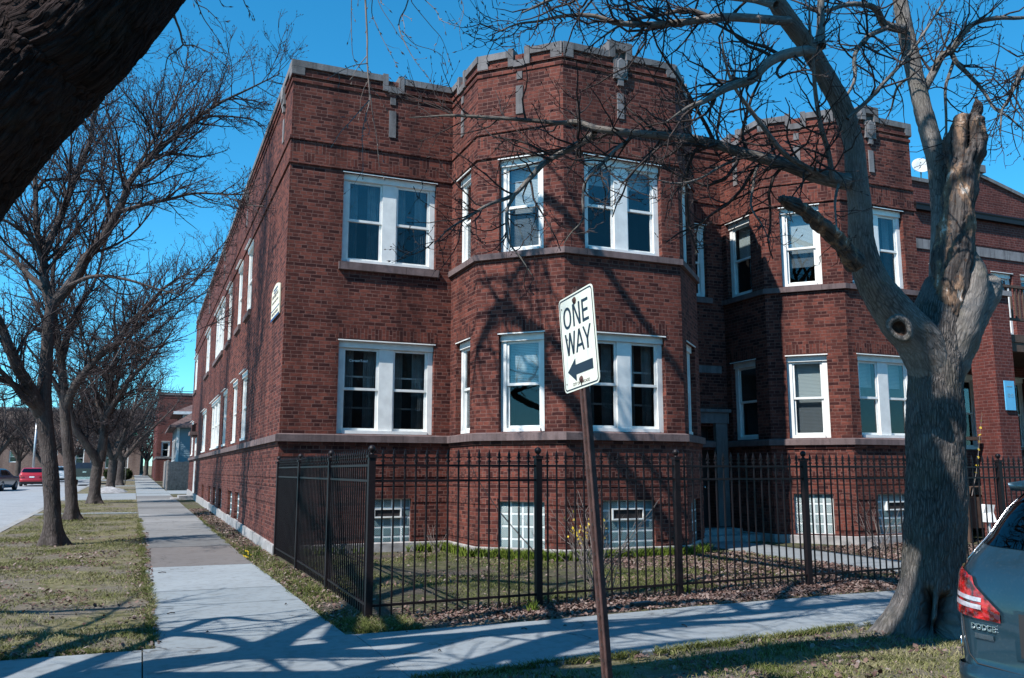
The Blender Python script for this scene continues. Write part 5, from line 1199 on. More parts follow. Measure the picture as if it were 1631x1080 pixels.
# ------------------------------------------------------------------ cars
def car(name, label, paint_, pos, heading, L=4.85, Wd=1.84, Hh=1.68, tall=1.0, detail=False, group=None, belt=1.06, roof_back=.28, hood=.34, text=None, tail='wrap'):
    """heading: +X of the car is its nose. Origin on the road at the middle of its tail."""
    root = empty(name, pos, label, 'car', group, heading)
    # stacked plan outlines: z, tail x, nose x, half width, corner radius tail / nose
    gh = Hh - belt
    lev = [(.20, .16, L - .25, .84, .16), (.30, .07, L - .12, .90, .2), (.42, .01, L - .04, .955, .24), (.52, .0, L, .975, .26), (.56, .03, L - .01, .98, .24), (.62, .045, L - .02, .985, .22), (.80, .05, L - .06, .995, .22), (.92, .06, L - .2, 1., .22), (belt - .04, .08, L - .42, .985, .22)]
    wn = L * hood
    gre = [(belt + .02, .11, L - wn + .30, .965, .22), (belt + .06, .14, L - wn + .12, .945, .2), (belt + gh * .35, .14 + roof_back * .45, L - wn - .18, .90, .2), (belt + gh * .66, .14 + roof_back * .85, L - wn - .52, .845, .2), (belt + gh * .86, .16 + roof_back * 1.15, L - wn - .85, .79, .24), (belt + gh * .95, .22 + roof_back * 1.3, L - wn - 1.1, .74, .3), (Hh, .5 + roof_back * 1.4, L - wn - 1.45, .60, .3)]
    lev = lev + gre; hw = Wd / 2; K = 8
    def ring(l):
        z, x0, x1, wf, r = l; w_ = hw * wf; pts = []
        side = 14
        def corner(cx, cy, a0):
            return [(cx + r * math.cos(rad(a0 + 90 * k / K)), cy + r * math.sin(rad(a0 + 90 * k / K))) for k in range(K + 1)]
        bow = .05
        rear = [(x0 + bow * ((y_ / (w_ - r)) ** 2 - 1) * .6, y_) for y_ in np.linspace(w_ - r, -(w_ - r), 9)[1:-1]]
        pts += [(x, w_) for x in np.linspace(x1 - r, x0 + r, side)[:-1]]
        pts += [(x0 + r - r * math.sin(rad(90 * k / K)), w_ - r + r * math.cos(rad(90 * k / K))) for k in range(K + 1)]
        pts += rear
        pts += [(x0 + r - r * math.cos(rad(90 * k / K)), -(w_ - r) - r * math.sin(rad(90 * k / K))) for k in range(K + 1)]
        pts += [(x, -w_) for x in np.linspace(x0 + r, x1 - r, side)[1:]]
        pts += [(x1 - r + r * math.sin(rad(90 * k / K)), -(w_ - r) - r * math.cos(rad(90 * k / K)))[:2] if False else (x1 - r + r * math.sin(rad(90 * k / K)), -(w_ - r) - r * math.cos(rad(90 * k / K))) for k in range(1, K + 1)]
        pts += [(x1 + bow * (1 - (y_ / (w_ - r)) ** 2), y_) for y_ in np.linspace(-(w_ - r), w_ - r, 9)[1:-1]]
        pts += [(x1 - r + r * math.cos(rad(90 * k / K)), w_ - r + r * math.sin(rad(90 * k / K))) for k in range(K)]
        return [(x, y_, z) for x, y_ in pts]
    rings = [np.array(ring(l)) for l in lev]; n = len(rings[0])
    RI = {'side_l': (0, 13), 'tail_l': (13, 21), 'tail': (21, 29), 'tail_r': (29, 37), 'side_r': (38, 51)}
    def surf(s, z, off=0.):            # point on the shell at ring position s (float) and height z, moved outwards
        zs = [l[0] for l in lev]; j = max(0, min(len(zs) - 2, int(np.searchsorted(zs, z)) - 1)); f = (z - zs[j]) / (zs[j + 1] - zs[j])
        def at(ss):
            i = int(ss) % n; e = ss - int(ss); a = rings[j][i] * (1 - e) + rings[j][(i + 1) % n] * e; b_ = rings[j + 1][i] * (1 - e) + rings[j + 1][(i + 1) % n] * e; return a * (1 - f) + b_ * f, b_ - a
        p, up_ = at(s); p2, _ = at(s + .3); nrm = unit(np.cross(up_, p2 - p)); 
        c_ = np.array([L / 2, 0, z]); 
        if np.dot(nrm, p - c_) < 0: nrm = -nrm
        return p + nrm * off
    bod = MB(); V = np.concatenate(rings); F = []; mi = []
    i0 = len(lev) - len(gre)
    for j in range(len(lev) - 1):
        for k in range(n):
            F.append((j * n + k, j * n + (k + 1) % n, (j + 1) * n + (k + 1) % n, (j + 1) * n + k))
    bod.mesh([tuple(v) for v in V], F); bod.mesh([tuple(v) for v in rings[-1]], [tuple(range(n))]); bod.mesh([tuple(v) for v in rings[0]], [tuple(range(n))[::-1]])
    body = bod.build('body', paint_, None, True); put(body, root, local=True)
    def patch(name_, s0, s1, zlo, zhi, mat_, off=.006, ns=16, nz=8, parent=None, rim=True, smooth=True):
        q = MB(); G = []
        for a in np.linspace(0, 1, ns + 1):
            s = s0 + (s1 - s0) * a; lo = zlo(a) if callable(zlo) else zlo; hi = zhi(a) if callable(zhi) else zhi
            G.append([tuple(surf(s, lo + (hi - lo) * t_, off)) for t_ in np.linspace(0, 1, nz + 1)])
        Vv = [p for row in G for p in row]; q.mesh(Vv, [(i * (nz + 1) + k, (i + 1) * (nz + 1) + k, (i + 1) * (nz + 1) + k + 1, i * (nz + 1) + k + 1) for i in range(ns) for k in range(nz)])
        o = q.build(name_, mat_, None, smooth); put(o, parent or root, local=True); return o
    zb, zt = belt + .06, belt + gh * .86
    patch('rear_window', 17.6, 32.4, lambda a: zb + .05 + .03 * abs(2 * a - 1), zt - .02, 'carglass', .008)
    for (s0, s1) in ((3.6, 8.2), (8.5, 12.6), (38.4, 42.5), (42.8, 47.4)): patch('side_window', s0, s1, zb, zt - .04, 'carglass', .006)
    patch('windscreen', 54, n - 3, zb, zt, 'carglass', .006)
    patch('bumper', 11., 39., .40, .56, paint_, .035)
    patch('lower_bumper', 11., 39., .2, .395, 'rubber', .02, nz=3)
    zl0, zl1 = belt - .26, belt + .0
    for sgn in (1, -1):
        A = (lambda s: s) if sgn == 1 else (lambda s: 50 - s)
        lo = lambda a: zl0 - .035 * a; hi = lambda a: zl1 - .09 * max(0, a - .25) - max(0, (a - .80) / .20) * .17
        lp_ = patch('tail_light', A(14.4), A(22.1), lo, hi, 'redlens', .016, 40, 10)
        if detail:
            for (f0, f1) in ((.33, .43), (.16, .27)):
                for (s0, s1) in ((14.7, 16.4), (16.8, 21.35)):
                    patch('reversing_lens', A(s0), A(s1), lambda a, f0=f0: zl0 + (zl1 - zl0) * f0 - .02 * a, lambda a, f1=f1: zl0 + (zl1 - zl0) * f1 - .022 * a, 'clearlens', .019, 10, 3, lp_)
            patch('lens_seam', A(16.5), A(16.68), lo, hi, 'rubber', .0195, 2, 8, lp_)
    # wheels
    for x in (.95, L - .95):
        for sgn in (1, -1):
            q = MB(); q.lathe([(.2, -.11), (.30, -.11), (.335, -.08), (.345, 0), (.335, .08), (.30, .11), (.2, .11)], (x, sgn * (hw - .10), .345), 28, axis=1); wh = q.build('wheel', 'rubber', None, True); put(wh, root, local=True)
            q = MB(); q.lathe([(.0, sgn * .085), (.06, sgn * .095), (.19, sgn * .07), (.215, sgn * .112)], (x, sgn * (hw - .10), .345), 20, axis=1)
            for k in range(5):
                a = 2 * PI * k / 5; q.tube([(x + .05 * math.cos(a), sgn * (hw - .002), .345 + .05 * math.sin(a)), (x + .2 * math.cos(a), sgn * (hw - .0), .345 + .2 * math.sin(a))], .022, 6)
            put(q.build('rim', 'steel', None, True), wh, local=True)
    q = MB(); pts = [surf(s, .80, .012) for s in (24.4, 25.6)]
    # number plate recess and handle on the tailgate
    patch('plate_panel', *((22.6, 27.4, .66, .93, paint_) if detail else (24.0, 26.0, .70, .80, 'white_paint')), .012, 6, 3)
    if detail:
        patch('plate_recess', 22.8, 27.2, .675, .915, 'rubber', .0135, 6, 3); patch('number_plate', 23.9, 26.1, .69, .80, 'white_paint', .018, 6, 3)
        # tailgate seams, spoiler, glass edge strips
        for sgn in (1, -1):
            A = (lambda s: s) if sgn == 1 else (lambda s: 50 - s)
            q = MB(); q.tube([tuple(surf(A(s), z, .004)) for s, z in ((18.4, zl0 - .03), (18.7, zl0 - .12), (19.4, .63), (20.6, .585), (25, .575))], .004, 5); put(q.build('tailgate_seam', 'rubber', None), root, local=True)
            q = MB(); q.tube([tuple(surf(A(17.4), z, .010)) for z in np.linspace(zb - .03, zt, 8)], .0045, 6); put(q.build('window_trim', 'chrome', None, True), root, local=True)
            q = MB(); q.tube([tuple(surf(A(s), z, .012)) for s, z in ((17.2, .60), (17.3, .66), (17.6, .72))], .004, 5); put(q.build('bumper_edge', 'chrome', None, True), root, local=True)
        q = MB(); xs_ = .14 + roof_back * 1.0
        yv = np.linspace(-.70, .70, 12)
        V = []; 
        for y_ in yv:
            k = .12 * (y_ / .7) ** 2
            V += [(xs_ - .10 + k, y_, zt + .0), (xs_ + .35, y_, zt + .045), (xs_ + .35, y_, zt + .085), (xs_ - .12 + k, y_, zt + .05)]
        q.mesh(V, [(i * 4 + a, i * 4 + (a + 1) % 4, i * 4 + 4 + (a + 1) % 4, i * 4 + 4 + a) for i in range(11) for a in range(4)] + [(0, 1, 2, 3), (44, 47, 46, 45)])
        put(q.build('roof_spoiler', paint_, None, True), root, local=True)
        q = MB(); q.tube([(.05 + .14, .05, zb + .04), (.10 + .12, -.1, zb + .08), (.18 + .12, -.45, zb + .10)], .012, 6); put(q.build('rear_wiper', 'rubber', None), root, local=True)
    if text:
        s0 = 21.35
        for word, zz, size, mt in text:
            me = font_mesh(word, size, 'badge', mt, .0035, .0008); p = surf(s0, zz, .006); p2 = surf(s0 - .4, zz, .006); p3 = surf(s0, zz + .03, .006)
            xa = unit(p - p2) ; za = unit(p3 - p); ya = np.cross(xa, za); za = np.cross(ya, xa) if False else unit(np.cross(np.cross(xa, za), xa))
            nn = np.cross(xa, za); mt4 = Matrix(((xa[0], za[0], nn[0], p[0]), (xa[1], za[1], nn[1], p[1]), (xa[2], za[2], nn[2], p[2]), (0, 0, 0, 1))); me.transform(mt4)
            put(bpy.data.objects.new('badge', me), root, local=True)
    return root, surf, patch
CARX = 4.86
cr_, surf_, patch_ = car('parked_car', 'grey-blue people carrier parked at the right kerb, red tail light towards us', 'car_grey', (CARX - .20, 3.215, -.13), 0., detail=True, belt=1.14, roof_back=.30, text=[('DODGE', .80, .05, 'chrome')])
q = MB(); V = [tuple(surf_(s, z, o)) for o in (.006, .010) for s, z in ((20.9, .735), (21.75, .735), (21.75, .765), (20.9, .765))]
q.mesh(V, [(4, 5, 6, 7), (0, 1, 5, 4), (1, 2, 6, 5), (2, 3, 7, 6), (3, 0, 4, 7)]); put(q.build('trim_badge', 'chrome', None), cr_, local=True)
road = lambda y: zgf(y) - .13
car('parked_car', 'bright red car parked across the street with its tail towards us', 'car_red', (XP(51, 79), 79, road(79)), PI / 2, Hh=1.5, belt=.98)
car('parked_car', 'white car half hidden behind the second street tree', 'car_white', (XP(97, 96), 96, road(96)), PI / 2, Hh=1.55, belt=1.0)
car('parked_car', 'dark blue car at the left edge of the street facing across', 'car_navy', (XP(-26, 66), 66, road(66)), PI / 2 - .15, Hh=1.5, belt=.98)
# the dark pickup with its chrome bumper
pk = empty('pickup_truck', (XP(134, 80.), 80., road(80.)), 'black pickup truck with chrome rear bumper parked at the kerb behind the street trees', 'truck', None, PI / 2)
def loc_part(mb, name, mats, smooth=False, parent=None): o = mb.build(name, mats, None, smooth); put(o, parent or pk, local=True); return o
q = MB(); q.box((.25, -.98, .55), (5.6, .98, 1.08)); q.prism([(.3, -.97), (2.2, -.97), (2.2, -.88), (.3, -.88)], 1.081, 1.42); q.prism([(.3, .88), (2.2, .88), (2.2, .97), (.3, .97)], 1.081, 1.42); q.box((2.21, -.97, 1.081), (4.4, .97, 1.30)); q.box((4.41, -.96, 1.081), (5.55, .96, 1.25)); loc_part(q, 'body', 'car_black')
q = MB(); q.mesh([(2.25, -.94, 1.301), (4.3, -.94, 1.301), (4.3, .94, 1.301), (2.25, .94, 1.301), (2.45, -.78, 1.92), (3.6, -.78, 1.92), (3.6, .78, 1.92), (2.45, .78, 1.92)], [(4, 5, 6, 7), (0, 1, 5, 4), (1, 2, 6, 5), (2, 3, 7, 6), (3, 0, 4, 7)]); loc_part(q, 'cab', 'car_black')
q = MB(); q.mesh([(2.30, -.72, 1.36), (2.30, .72, 1.36), (2.43, .64, 1.84), (2.43, -.64, 1.84)], [(0, 1, 2, 3)]); loc_part(q, 'rear_window', 'carglass')
q = MB(); q.box((.22, -.87, .82), (.29, .87, 1.42)); tg = loc_part(q, 'tailgate', 'car_black'); q = MB(); q.box((.19, -.14, 1.08), (.219, .14, 1.2)); loc_part(q, 'handle', 'chrome', False, tg)
q = MB(); q.prism([(.02, -.9), (.2, -.98), (.24, -.98), (.24, .98), (.2, .98), (.02, .9)], .52, .74); loc_part(q, 'bumper', 'chrome')
for s in (-1, 1):
    q = MB(); q.box((.2, s * .92 - .055, .95), (.26, s * .92 + .055, 1.38)); loc_part(q, 'tail_light', 'redlens')
    for x in (1.3, 4.7): q = MB(); q.lathe([(.2, -.13), (.36, -.13), (.4, 0), (.36, .13), (.2, .13), (0, .1)], (x, s * .84, .4), 20, axis=1); loc_part(q, 'wheel', 'rubber', True)

# ------------------------------------------------------------------ the neighbouring two-flat
nb = empty('brick_house', (22, 18, 0), 'red brick house with stone lintel band, gabled parapet and two-storey porch at the right edge', 'house')
NY = 17.5
NP = [(18.2, 40), (18.2, NY), (29.0, NY), (29.0, 40)]
ns = [Seg(i, NP) for i in range(3)]; NF = ns[1]
def nwin(x0, x1, z0, z1):
    window(NF, NF.u(x=x0), NF.u(x=x1), z0, z1, 1, parent=nb, jw=.09)
nwin(20.35, 21.35, 5.6, 7.45); nwin(21.75, 22.55, 5.6, 7.45); nwin(22.85, 23.75, 5.6, 7.45); nwin(24.1, 25.0, 5.6, 7.45); nwin(20.6, 21.9, 2.2, 4.3); nwin(22.6, 23.9, 2.2, 4.3); nwin(26, 27, 5.6, 7.45)
b = MB()
for s in ns: wall(b, s, -.1, 9.3)
s = NF; s.fr(b); 
gp = [(0, 9.85), (NF.u(x=20.8), 9.85), (NF.u(x=21.3), 10.45), (NF.u(x=22.6), 10.35), (NF.u(x=27.1), 9.302)]
for (ua, za), (ub, zb2) in zip(gp[:-1], gp[1:]): b.face([(ua, 0, 9.3), (ub, 0, 9.3), (ub, 0, zb2), (ua, 0, za)], 0)
b.frame()
b.build('wall', ['brick_b', 'room'], nb)
b = MB(); NF.fr(b); b.box((0, .0, 7.86), (NF.L, .03, 8.14)); b.build('stone_band', 'stone_pale', nb)
b = MB(); NF.fr(b)
for (x0, z0, x1, z1) in ((20.8, 9.85, 21.3, 10.45), (21.3, 10.45, 22.6, 10.35), (22.6, 10.35, 27.1, 9.30), (18.2, 9.85, 20.8, 9.85)):
    u0, u1 = NF.u(x=x0), NF.u(x=x1); b.mesh([(u0, -.3, z0), (u1, -.3, z1), (u1, .06, z1), (u0, .06, z0), (u0, -.3, z0 + .11), (u1, -.3, z1 + .11), (u1, .06, z1 + .11), (u0, .06, z0 + .11)], [(0, 3, 2, 1), (4, 5, 6, 7), (0, 1, 5, 4), (1, 2, 6, 5), (2, 3, 7, 6), (3, 0, 4, 7)])
u_ = NF.u(x=22.65); b.box((u_ - .22, -.3, 10.47), (u_ + .22, .10, 10.70))
b.build('coping', 'stone', nb)
b = MB(); NF.fr(b); b.box((NF.u(x=19.85), .0, 8.98), (NF.L, .14, 9.12)); b.tube([(NF.u(x=19.85), .1, 9.15), (NF.L, .1, 9.15)], .06, 8); b.build('gutter', 'iron', nb)
b = MB(); b.box((18.2, NY - .015, 8.2), (29, NY - .003, 8.9)); b.build('cornice_band', 'brick_b', nb)
# the porch: brick piers, slabs, railings
def pier(x, y0=13.9, w_=.62):
    q = MB(); q.box((x, y0, -.1), (x + w_, y0 + w_, 5.68)); p = q.build('porch_pier', 'brick_b', nb); q = MB(); q.box((x - .06, y0 - .06, 5.682), (x + w_ + .06, y0 + w_ + .06, 5.80)); q.build('pier_cap', 'stone_pale', p)
pier(18.02); pier(22.6); pier(26.9)
q = MB(); q.box((18.1, 14.0, 4.62), (28, 17.49, 4.80)); q.box((18.66, 14.02, 4.40), (26.88, 14.2, 4.618)); q.build('balcony', 'wood_raw', nb)
q = MB(); q.box((18.1, 14.0, 1.05), (28, 17.49, 1.22)); q.build('porch_floor', 'wood_raw', nb)
def railing(x0, x1, y, z0, z1, mt='wood_raw'):
    q = MB(); q.box((x0, y - .04, z1 - .06), (x1, y + .04, z1)); q.box((x0, y - .035, z0 + .08), (x1, y + .035, z0 + .14)); x = x0 + .06
    while x < x1: q.box((x, y - .018, z0 + .141), (x + .036, y + .018, z1 - .061)); x += .14
    q.build('railing', mt, nb)
railing(18.66, 22.58, 14.1, 5.08, 6.02); railing(23.24, 26.88, 14.1, 5.08, 6.02); railing(18.66, 22.58, 14.1, 1.22, 2.15)
q = MB(); q.box((16.9, 14.35, .0), (17.0, 14.45, 2.3)); q.box((17.32, 14.35, .0), (17.42, 14.45, 2.3)); q.box((16.8, 14.32, 2.301), (17.9, 14.48, 2.38)); q.box((16.8, 14.5, .3), (18.0, 16.4, 1.0)); q.build('porch_steps', 'wood_raw', nb)
q = MB(); q.box((17.2, 17.0, 4.3), (18.15, 17.1, 4.6)); q.build('porch_fascia', 'white_dirty', nb)
bn = empty('notice_board', (18.9, 13.88, 3.4), 'light blue notice with two small ring marks fixed to the brick porch pier', 'sign')
bx_, bw_ = P(1608, 630, 13.88)[0], .26
bz_ = P(1608, 630, 13.88)[2]
q = MB(); q.box((bx_ - .16, 13.862, bz_ - .34), (bx_ + .16, 13.885, bz_ + .34)); bp_ = q.build('notice_panel', 'bluepanel', bn)
q = MB()
for dx in (-.05, .06):
    q.lathe([(.04, -.004), (.028, -.004)], (bx_ + dx, 13.861, bz_ + .0), 14, axis=1)
q.box((bx_ - .1, 13.857, bz_ + .2), (bx_ + .08, 13.861, bz_ + .22)); q.build('notice_marks', 'steel', bp_)
dp = PD(1466, 266, 30)
ds = empty('satellite_dish', tuple(dp - np.array([0, 0, 1.5])), 'white satellite dish on the roof behind the right bay', 'dish')
q = MB(); prof = [(.0, .0), (.14, .02), (.24, .05), (.29, .09)]; q.lathe(prof + [(.28, .095), (.14, .03), (0, .01)], (0, 0, 0), 20); o = q.build('reflector', 'white_dirty', ds, True); o.data.transform(Matrix.Translation(Vector(dp)) @ Matrix.Rotation(rad(70), 4, Vector((.85, -.5, 0))))
q = MB(); q.tube([tuple(dp), tuple(dp - np.array([0, 0, .9])), tuple(dp - np.array([.0, 0, 3.5]))], .03, 6); q.build('mast', 'steel', ds)

# ------------------------------------------------------------------ down the street
wf = empty('wooden_fence', (2.4, 61, zgf(61)), 'tall weathered grey board fence beside the pavement, beyond the alley', 'fence')
q = MB(); R2 = random.Random(2)
def boards(x0, y0, x1, y1, h):
    L = math.hypot(x1 - x0, y1 - y0); n = int(L / .15); d = np.array([(x1 - x0) / L, (y1 - y0) / L, 0]); nn = np.array([d[1], -d[0], 0])
    q.frame((x0, y0, zgf(y0) - .1), d, nn)
    for i in range(n): t = R2.uniform(.8, 1.1); q.box((i * .15 + .004, -.01, 0), (i * .15 + .146, .012, h * R2.uniform(.985, 1.01) + .1))
    q.frame()
boards(1.55, 60.2, 3.9, 61.0, 1.85); boards(1.55, 72, 1.55, 60.2, 1.85); q.build('boards', 'wood_grey', wf)
q = MB()
for (x, y) in ((1.55, 60.2), (3.9, 61.0)): q.box((x - .05, y + .02, zgf(y) - .2), (x + .05, y + .12, zgf(y) + 1.95))
q.build('posts', 'wood_grey', wf)
bh = empty('clapboard_house', (6, 68, zgf(68)), 'blue-grey clapboard house with brown hip roof behind the board fence', 'house')
hx0, hx1, hy0, hy1, z0_ = 2.15, 10., 64.2, 76., zgf(66)
q = MB()
for i in range(22): z = z0_ + 1.0 + i * .15; q.mesh([(hx0, hy0 - .02, z), (hx1, hy0 - .02, z), (hx1, hy0, z + .15), (hx0, hy0, z + .15)], [(0, 1, 2, 3)])
q.box((hx0 + .01, hy0 + .001, z0_ - .5), (hx1, hy1, z0_ + 4.3)); q.build('wall', 'siding', bh)
q = MB(); q.box((hx0 - .06, hy0 - .05, z0_), (hx0 + .12, hy0 + .12, z0_ + 4.3)); q.build('corner_board', 'trimw', bh)
q = MB(); e = .55; A = [(hx0 - e, hy0 - e, z0_ + 4.3), (hx1 + e, hy0 - e, z0_ + 4.3), (hx1 + e, hy1 + e, z0_ + 4.3), (hx0 - e, hy1 + e, z0_ + 4.3), (6.1, 68.5, z0_ + 7.3), (6.1, 71.5, z0_ + 7.3)]
q.mesh(A, [(0, 1, 4), (1, 2, 5, 4), (2, 3, 5), (3, 0, 4, 5), (3, 2, 1, 0)]); rf = q.build('roof', 'shingle', bh)
q = MB(); q.box((hx0 - e - .02, hy0 - e - .03, z0_ + 4.15), (hx1 + e, hy0 - e - .002, z0_ + 4.31)); q.box((hx0 - e - .03, hy0 - e, z0_ + 4.15), (hx0 - e - .002, hy1 + e, z0_ + 4.31)); q.build('eaves', 'stone_brown', bh)
for yy in (66.5, 69, 72):
    q = MB(); q.box((hx0 - .06, yy, z0_ + 1.9), (hx0 + .0, yy + .9, z0_ + 3.5)); o = q.build('window', 'trimw', bh); q = MB(); q.box((hx0 - .07, yy + .1, z0_ + 2.0), (hx0 - .061, yy + .8, z0_ + 3.4)); q.build('pane', 'carglass', o)
d2 = empty('tall_house', (7, 84, zgf(84)), 'house with a second brown hipped roof and white gable window, just above the clapboard roof', 'house')
q = MB(); q.box((2.9, 80, z0_ - .5), (12, 90, z0_ + 6.2)); q.build('wall', 'brick_far', d2)
q = MB(); A = [(2.2, 79.3, z0_ + 6.2), (12.6, 79.3, z0_ + 6.2), (12.6, 90.6, z0_ + 6.2), (2.2, 90.6, z0_ + 6.2), (6.5, 84, z0_ + 8.3), (6.5, 86, z0_ + 8.3)]; q.mesh(A, [(0, 1, 4), (1, 2, 5, 4), (2, 3, 5), (3, 0, 4, 5), (3, 2, 1, 0)]); q.build('roof', 'shingle', d2)
q = MB(); q.box((2.2, 79.26, z0_ + 6.0), (12.6, 79.29, z0_ + 6.25)); q.box((3.0, 79.9, z0_ + 4.4), (3.5, 79.99, z0_ + 6.0)); q.build('trim', 'trimw', d2)
fb = empty('far_apartment_building', (5, 110, zgf(100)), 'distant red brick apartment block beside the far end of the pavement', 'building')
fp_ = [(1.25, 128), (1.25, 93), (9, 93), (9, 128)]; q = MB(); fs = [Seg(i, fp_) for i in range(3)]; zf = zgf(93)
for (ya, yb) in ((125, 124), (121, 120), (117, 115.5), (112, 111), (107, 105.5), (102, 101), (98, 97)):
    for z in (2.6, 5.6): window(fs[0], fs[0].u(y=ya), fs[0].u(y=yb), zf + z, zf + z + 1.6, 1, parent=fb)
window(fs[1], .4, 1.2, zf + 2.3, zf + 3.9, 1, parent=fb)
for s in fs: wall(q, s, zf - .4, zf + 8.6)
q.build('wall', ['brick_far', 'room'], fb); q = MB(); strip(q, fp_, zf + 8.5, zf + 8.75, .06); q.build('coping', 'stone', fb); q = MB(); strip(q, fp_, zf + 2.2, zf + 2.4, .05); q.build('stone_band', 'stone_pale', fb)
q = MB(); q.face([(1.25, 93, zf + 8.5), (9, 93, zf + 8.5), (9, 128, zf + 8.5), (1.25, 128, zf + 8.5)]); q.build('roof', 'roof', fb)
tb_ = empty('tan_brick_building', (-14, 140, zgf(140)), 'wide tan and brown brick building closing the street at the far left', 'building')
bxa, bxb, bxc = XP(-80, 138), XP(112, 138), XP(222, 136); tp_ = [(bxa, 138), (bxb, 138), (bxb, 136), (bxc, 136), (bxc, 160)]; q = MB(); ts = [Seg(i, tp_) for i in range(4)]; zt_ = zgf(137)
for x in np.arange(bxb + .6, bxc - 1.3, 1.9):
    for z in (1.0, 4.8): window(ts[2], ts[2].u(x=x), ts[2].u(x=x + 1.1), zt_ + z, zt_ + z + 2.9, 1, parent=tb_, jw=.07)
for x in (bxa + 2, XP(12, 138), XP(70, 138)): window(ts[0], ts[0].u(x=x), ts[0].u(x=x + 1.5), zt_ + 1.8, zt_ + 3.4, 1, parent=tb_, jw=.08)
for s in ts: wall(q, s, zt_ - .5, zt_ + 9.2)
q.build('wall', ['brick_tan', 'room'], tb_); q = MB(); strip(q, tp_, zt_ + 9.1, zt_ + 9.4, .08); q.build('coping', 'stone_pale', tb_)
q = MB(); q.face([(bxa, 138.01, zt_ + 9.1), (bxc, 138.01, zt_ + 9.1), (bxc, 160, zt_ + 9.1), (bxa, 160, zt_ + 9.1)]); q.build('roof', 'roof', tb_)
# street lamp, stop sign, name post, mailbox-like signboard
def post_thing(name, label, cat, x, y, h, r=.05, mt='steel'):
    e = empty(name, (x, y, zgf(y)), label, cat); q = MB(); q.tube([(x, y, zgf(y) - .2), (x, y, zgf(y) + h)], [r, r * .75], 10); q.build('post', mt, e, True); return e
lm_ = post_thing('street_lamp', 'leaning pale metal street lamp behind the red car', 'street lamp', XP(52, 86), 86, 6.2, .11)
q = MB(); z = zgf(83) + 6.2; lx = XP(52, 86); q.tube([(lx, 86, z - .05), (lx + .6, 86, z + .35), (lx + 1.7, 86, z + .4)], .045, 6); ar = q.build('arm', 'steel', lm_, True); q = MB(); q.lathe([(0, -.1), (.12, -.08), (.16, 0), (.1, .08), (0, .1)], (lx + 2., 86, z + .38), 12); q.build('lamp_head', 'white_paint', ar, True)
ss = post_thing('stop_sign', 'small red octagonal stop sign down the street beside the V-shaped tree', 'sign', XP(179, 95), 95, 2.7, .035)
q = MB(); cx, z = XP(179, 95), zgf(95) + 2.35
plate8 = [(cx + .38 * math.cos(rad(22.5 + 45 * k)), z + .38 * math.sin(rad(22.5 + 45 * k))) for k in range(8)]
plate(q, plate8, 94.93, 94.95); sp_ = q.build('sign_panel', 'stopred', ss)
me = font_mesh('STOP', .26, 'lettering', 'white_paint', .001); me.transform(Matrix.Translation((cx, 94.927, z)) @ Matrix.Rotation(PI / 2, 4, 'X')); put(bpy.data.objects.new('lettering', me), sp_)
sn_ = post_thing('street_name_sign', 'thin post with green street name plates beside the far pavement', 'sign', XP(200, 79), 79, 4.2, .05, 'wood_grey')
q = MB(); x, z = XP(200, 79), zgf(79) + 4.0; q.box((x - .1, 78.93, z), (x + .9, 78.95, z + .22)); q.box((x - .02, 78.6, z + .24), (x + .0, 79.6, z + .45)); q.build('name_plate', 'greensign', sn_)
wr = empty('overhead_wires', (6, 63, 9), 'two dark overhead wires crossing the sky behind the far corner of the building', 'wires')
for (ya, z) in ((622, 0), (634, 0)):
    a, c_ = P(230, ya - 2, 62), P(330, ya + 2, 66); d = c_ - a; q = MB(); q.tube([tuple(a - d * .2), tuple(a + d * .5 - [0, 0, .05]), tuple(c_ + d * 1.5)], .022, 5); q.build('wire', 'iron', wr)

# ------------------------------------------------------------------ grass, leaf litter and small plants
def fbm(x, y, s, k=0):
    p = np.stack([x * s + 31.7 + k, y * s + 17.3, np.full_like(x, .37 + k)], -1); return .65 * vnoise(p) + .35 * vnoise(p * 2.7)
def blades(name, g, x, y, h, tone, wd=.006, lean=.5, mat_='blade', z0=None, label=None, **kw):
    n = len(x); z = (zg(y) - .008) if z0 is None else z0
    a = g.random(n) * 2 * PI; ln = h * (.6 + .8 * g.random(n)); le = lean * (.3 + g.random(n)) * ln
    dx, dy = np.cos(a), np.sin(a); b = g.random(n) * 2 * PI; px, py_ = np.cos(b) * wd, np.sin(b) * wd
    B = np.stack([x, y, z], -1); W_ = np.stack([px, py_, np.zeros(n)], -1); m1 = B + np.stack([dx * le * .35, dy * le * .35, ln * .6], -1); t1 = B + np.stack([dx * le, dy * le, ln], -1)
    V = np.stack([B - W_, B + W_, m1 + W_ * .7, m1 - W_ * .7, t1], 1).reshape(-1, 3); i = np.arange(n)[:, None] * 5
    L = np.concatenate([i + [0, 1, 2, 3], i + [3, 2, 4]], 1); C = np.tile([4, 3], n)
    me = raw_mesh(name, V, L.ravel(), C, mat_, smooth=False, tone=np.repeat(tone, 2), attr_domain='FACE')
    return put(bpy.data.objects.new(name, me), None, label, kw.get('cat'), None, kw.get('kind', 'stuff'))
g = np.random.default_rng(77)
def scatter(n, x0, x1, y0, y1, dens=None, near=True):
    x = x0 + (x1 - x0) * g.random(n); y = y0 + (y1 - y0) * g.random(n); 
    if dens is not None: k = g.random(n) < dens(x, y); x, y = x[k], y[k]
    return x, y
swL, swR = (lambda y: skew(.20, y)), (lambda y: skew(1.93, y))
lawn_d = lambda x, y: np.clip((fbm(x, y, .9) - .36) * 3.2, 0, 1) * np.clip((fbm(x, y, 4.) - .3) * 2.5, .1, 1)
sets = []
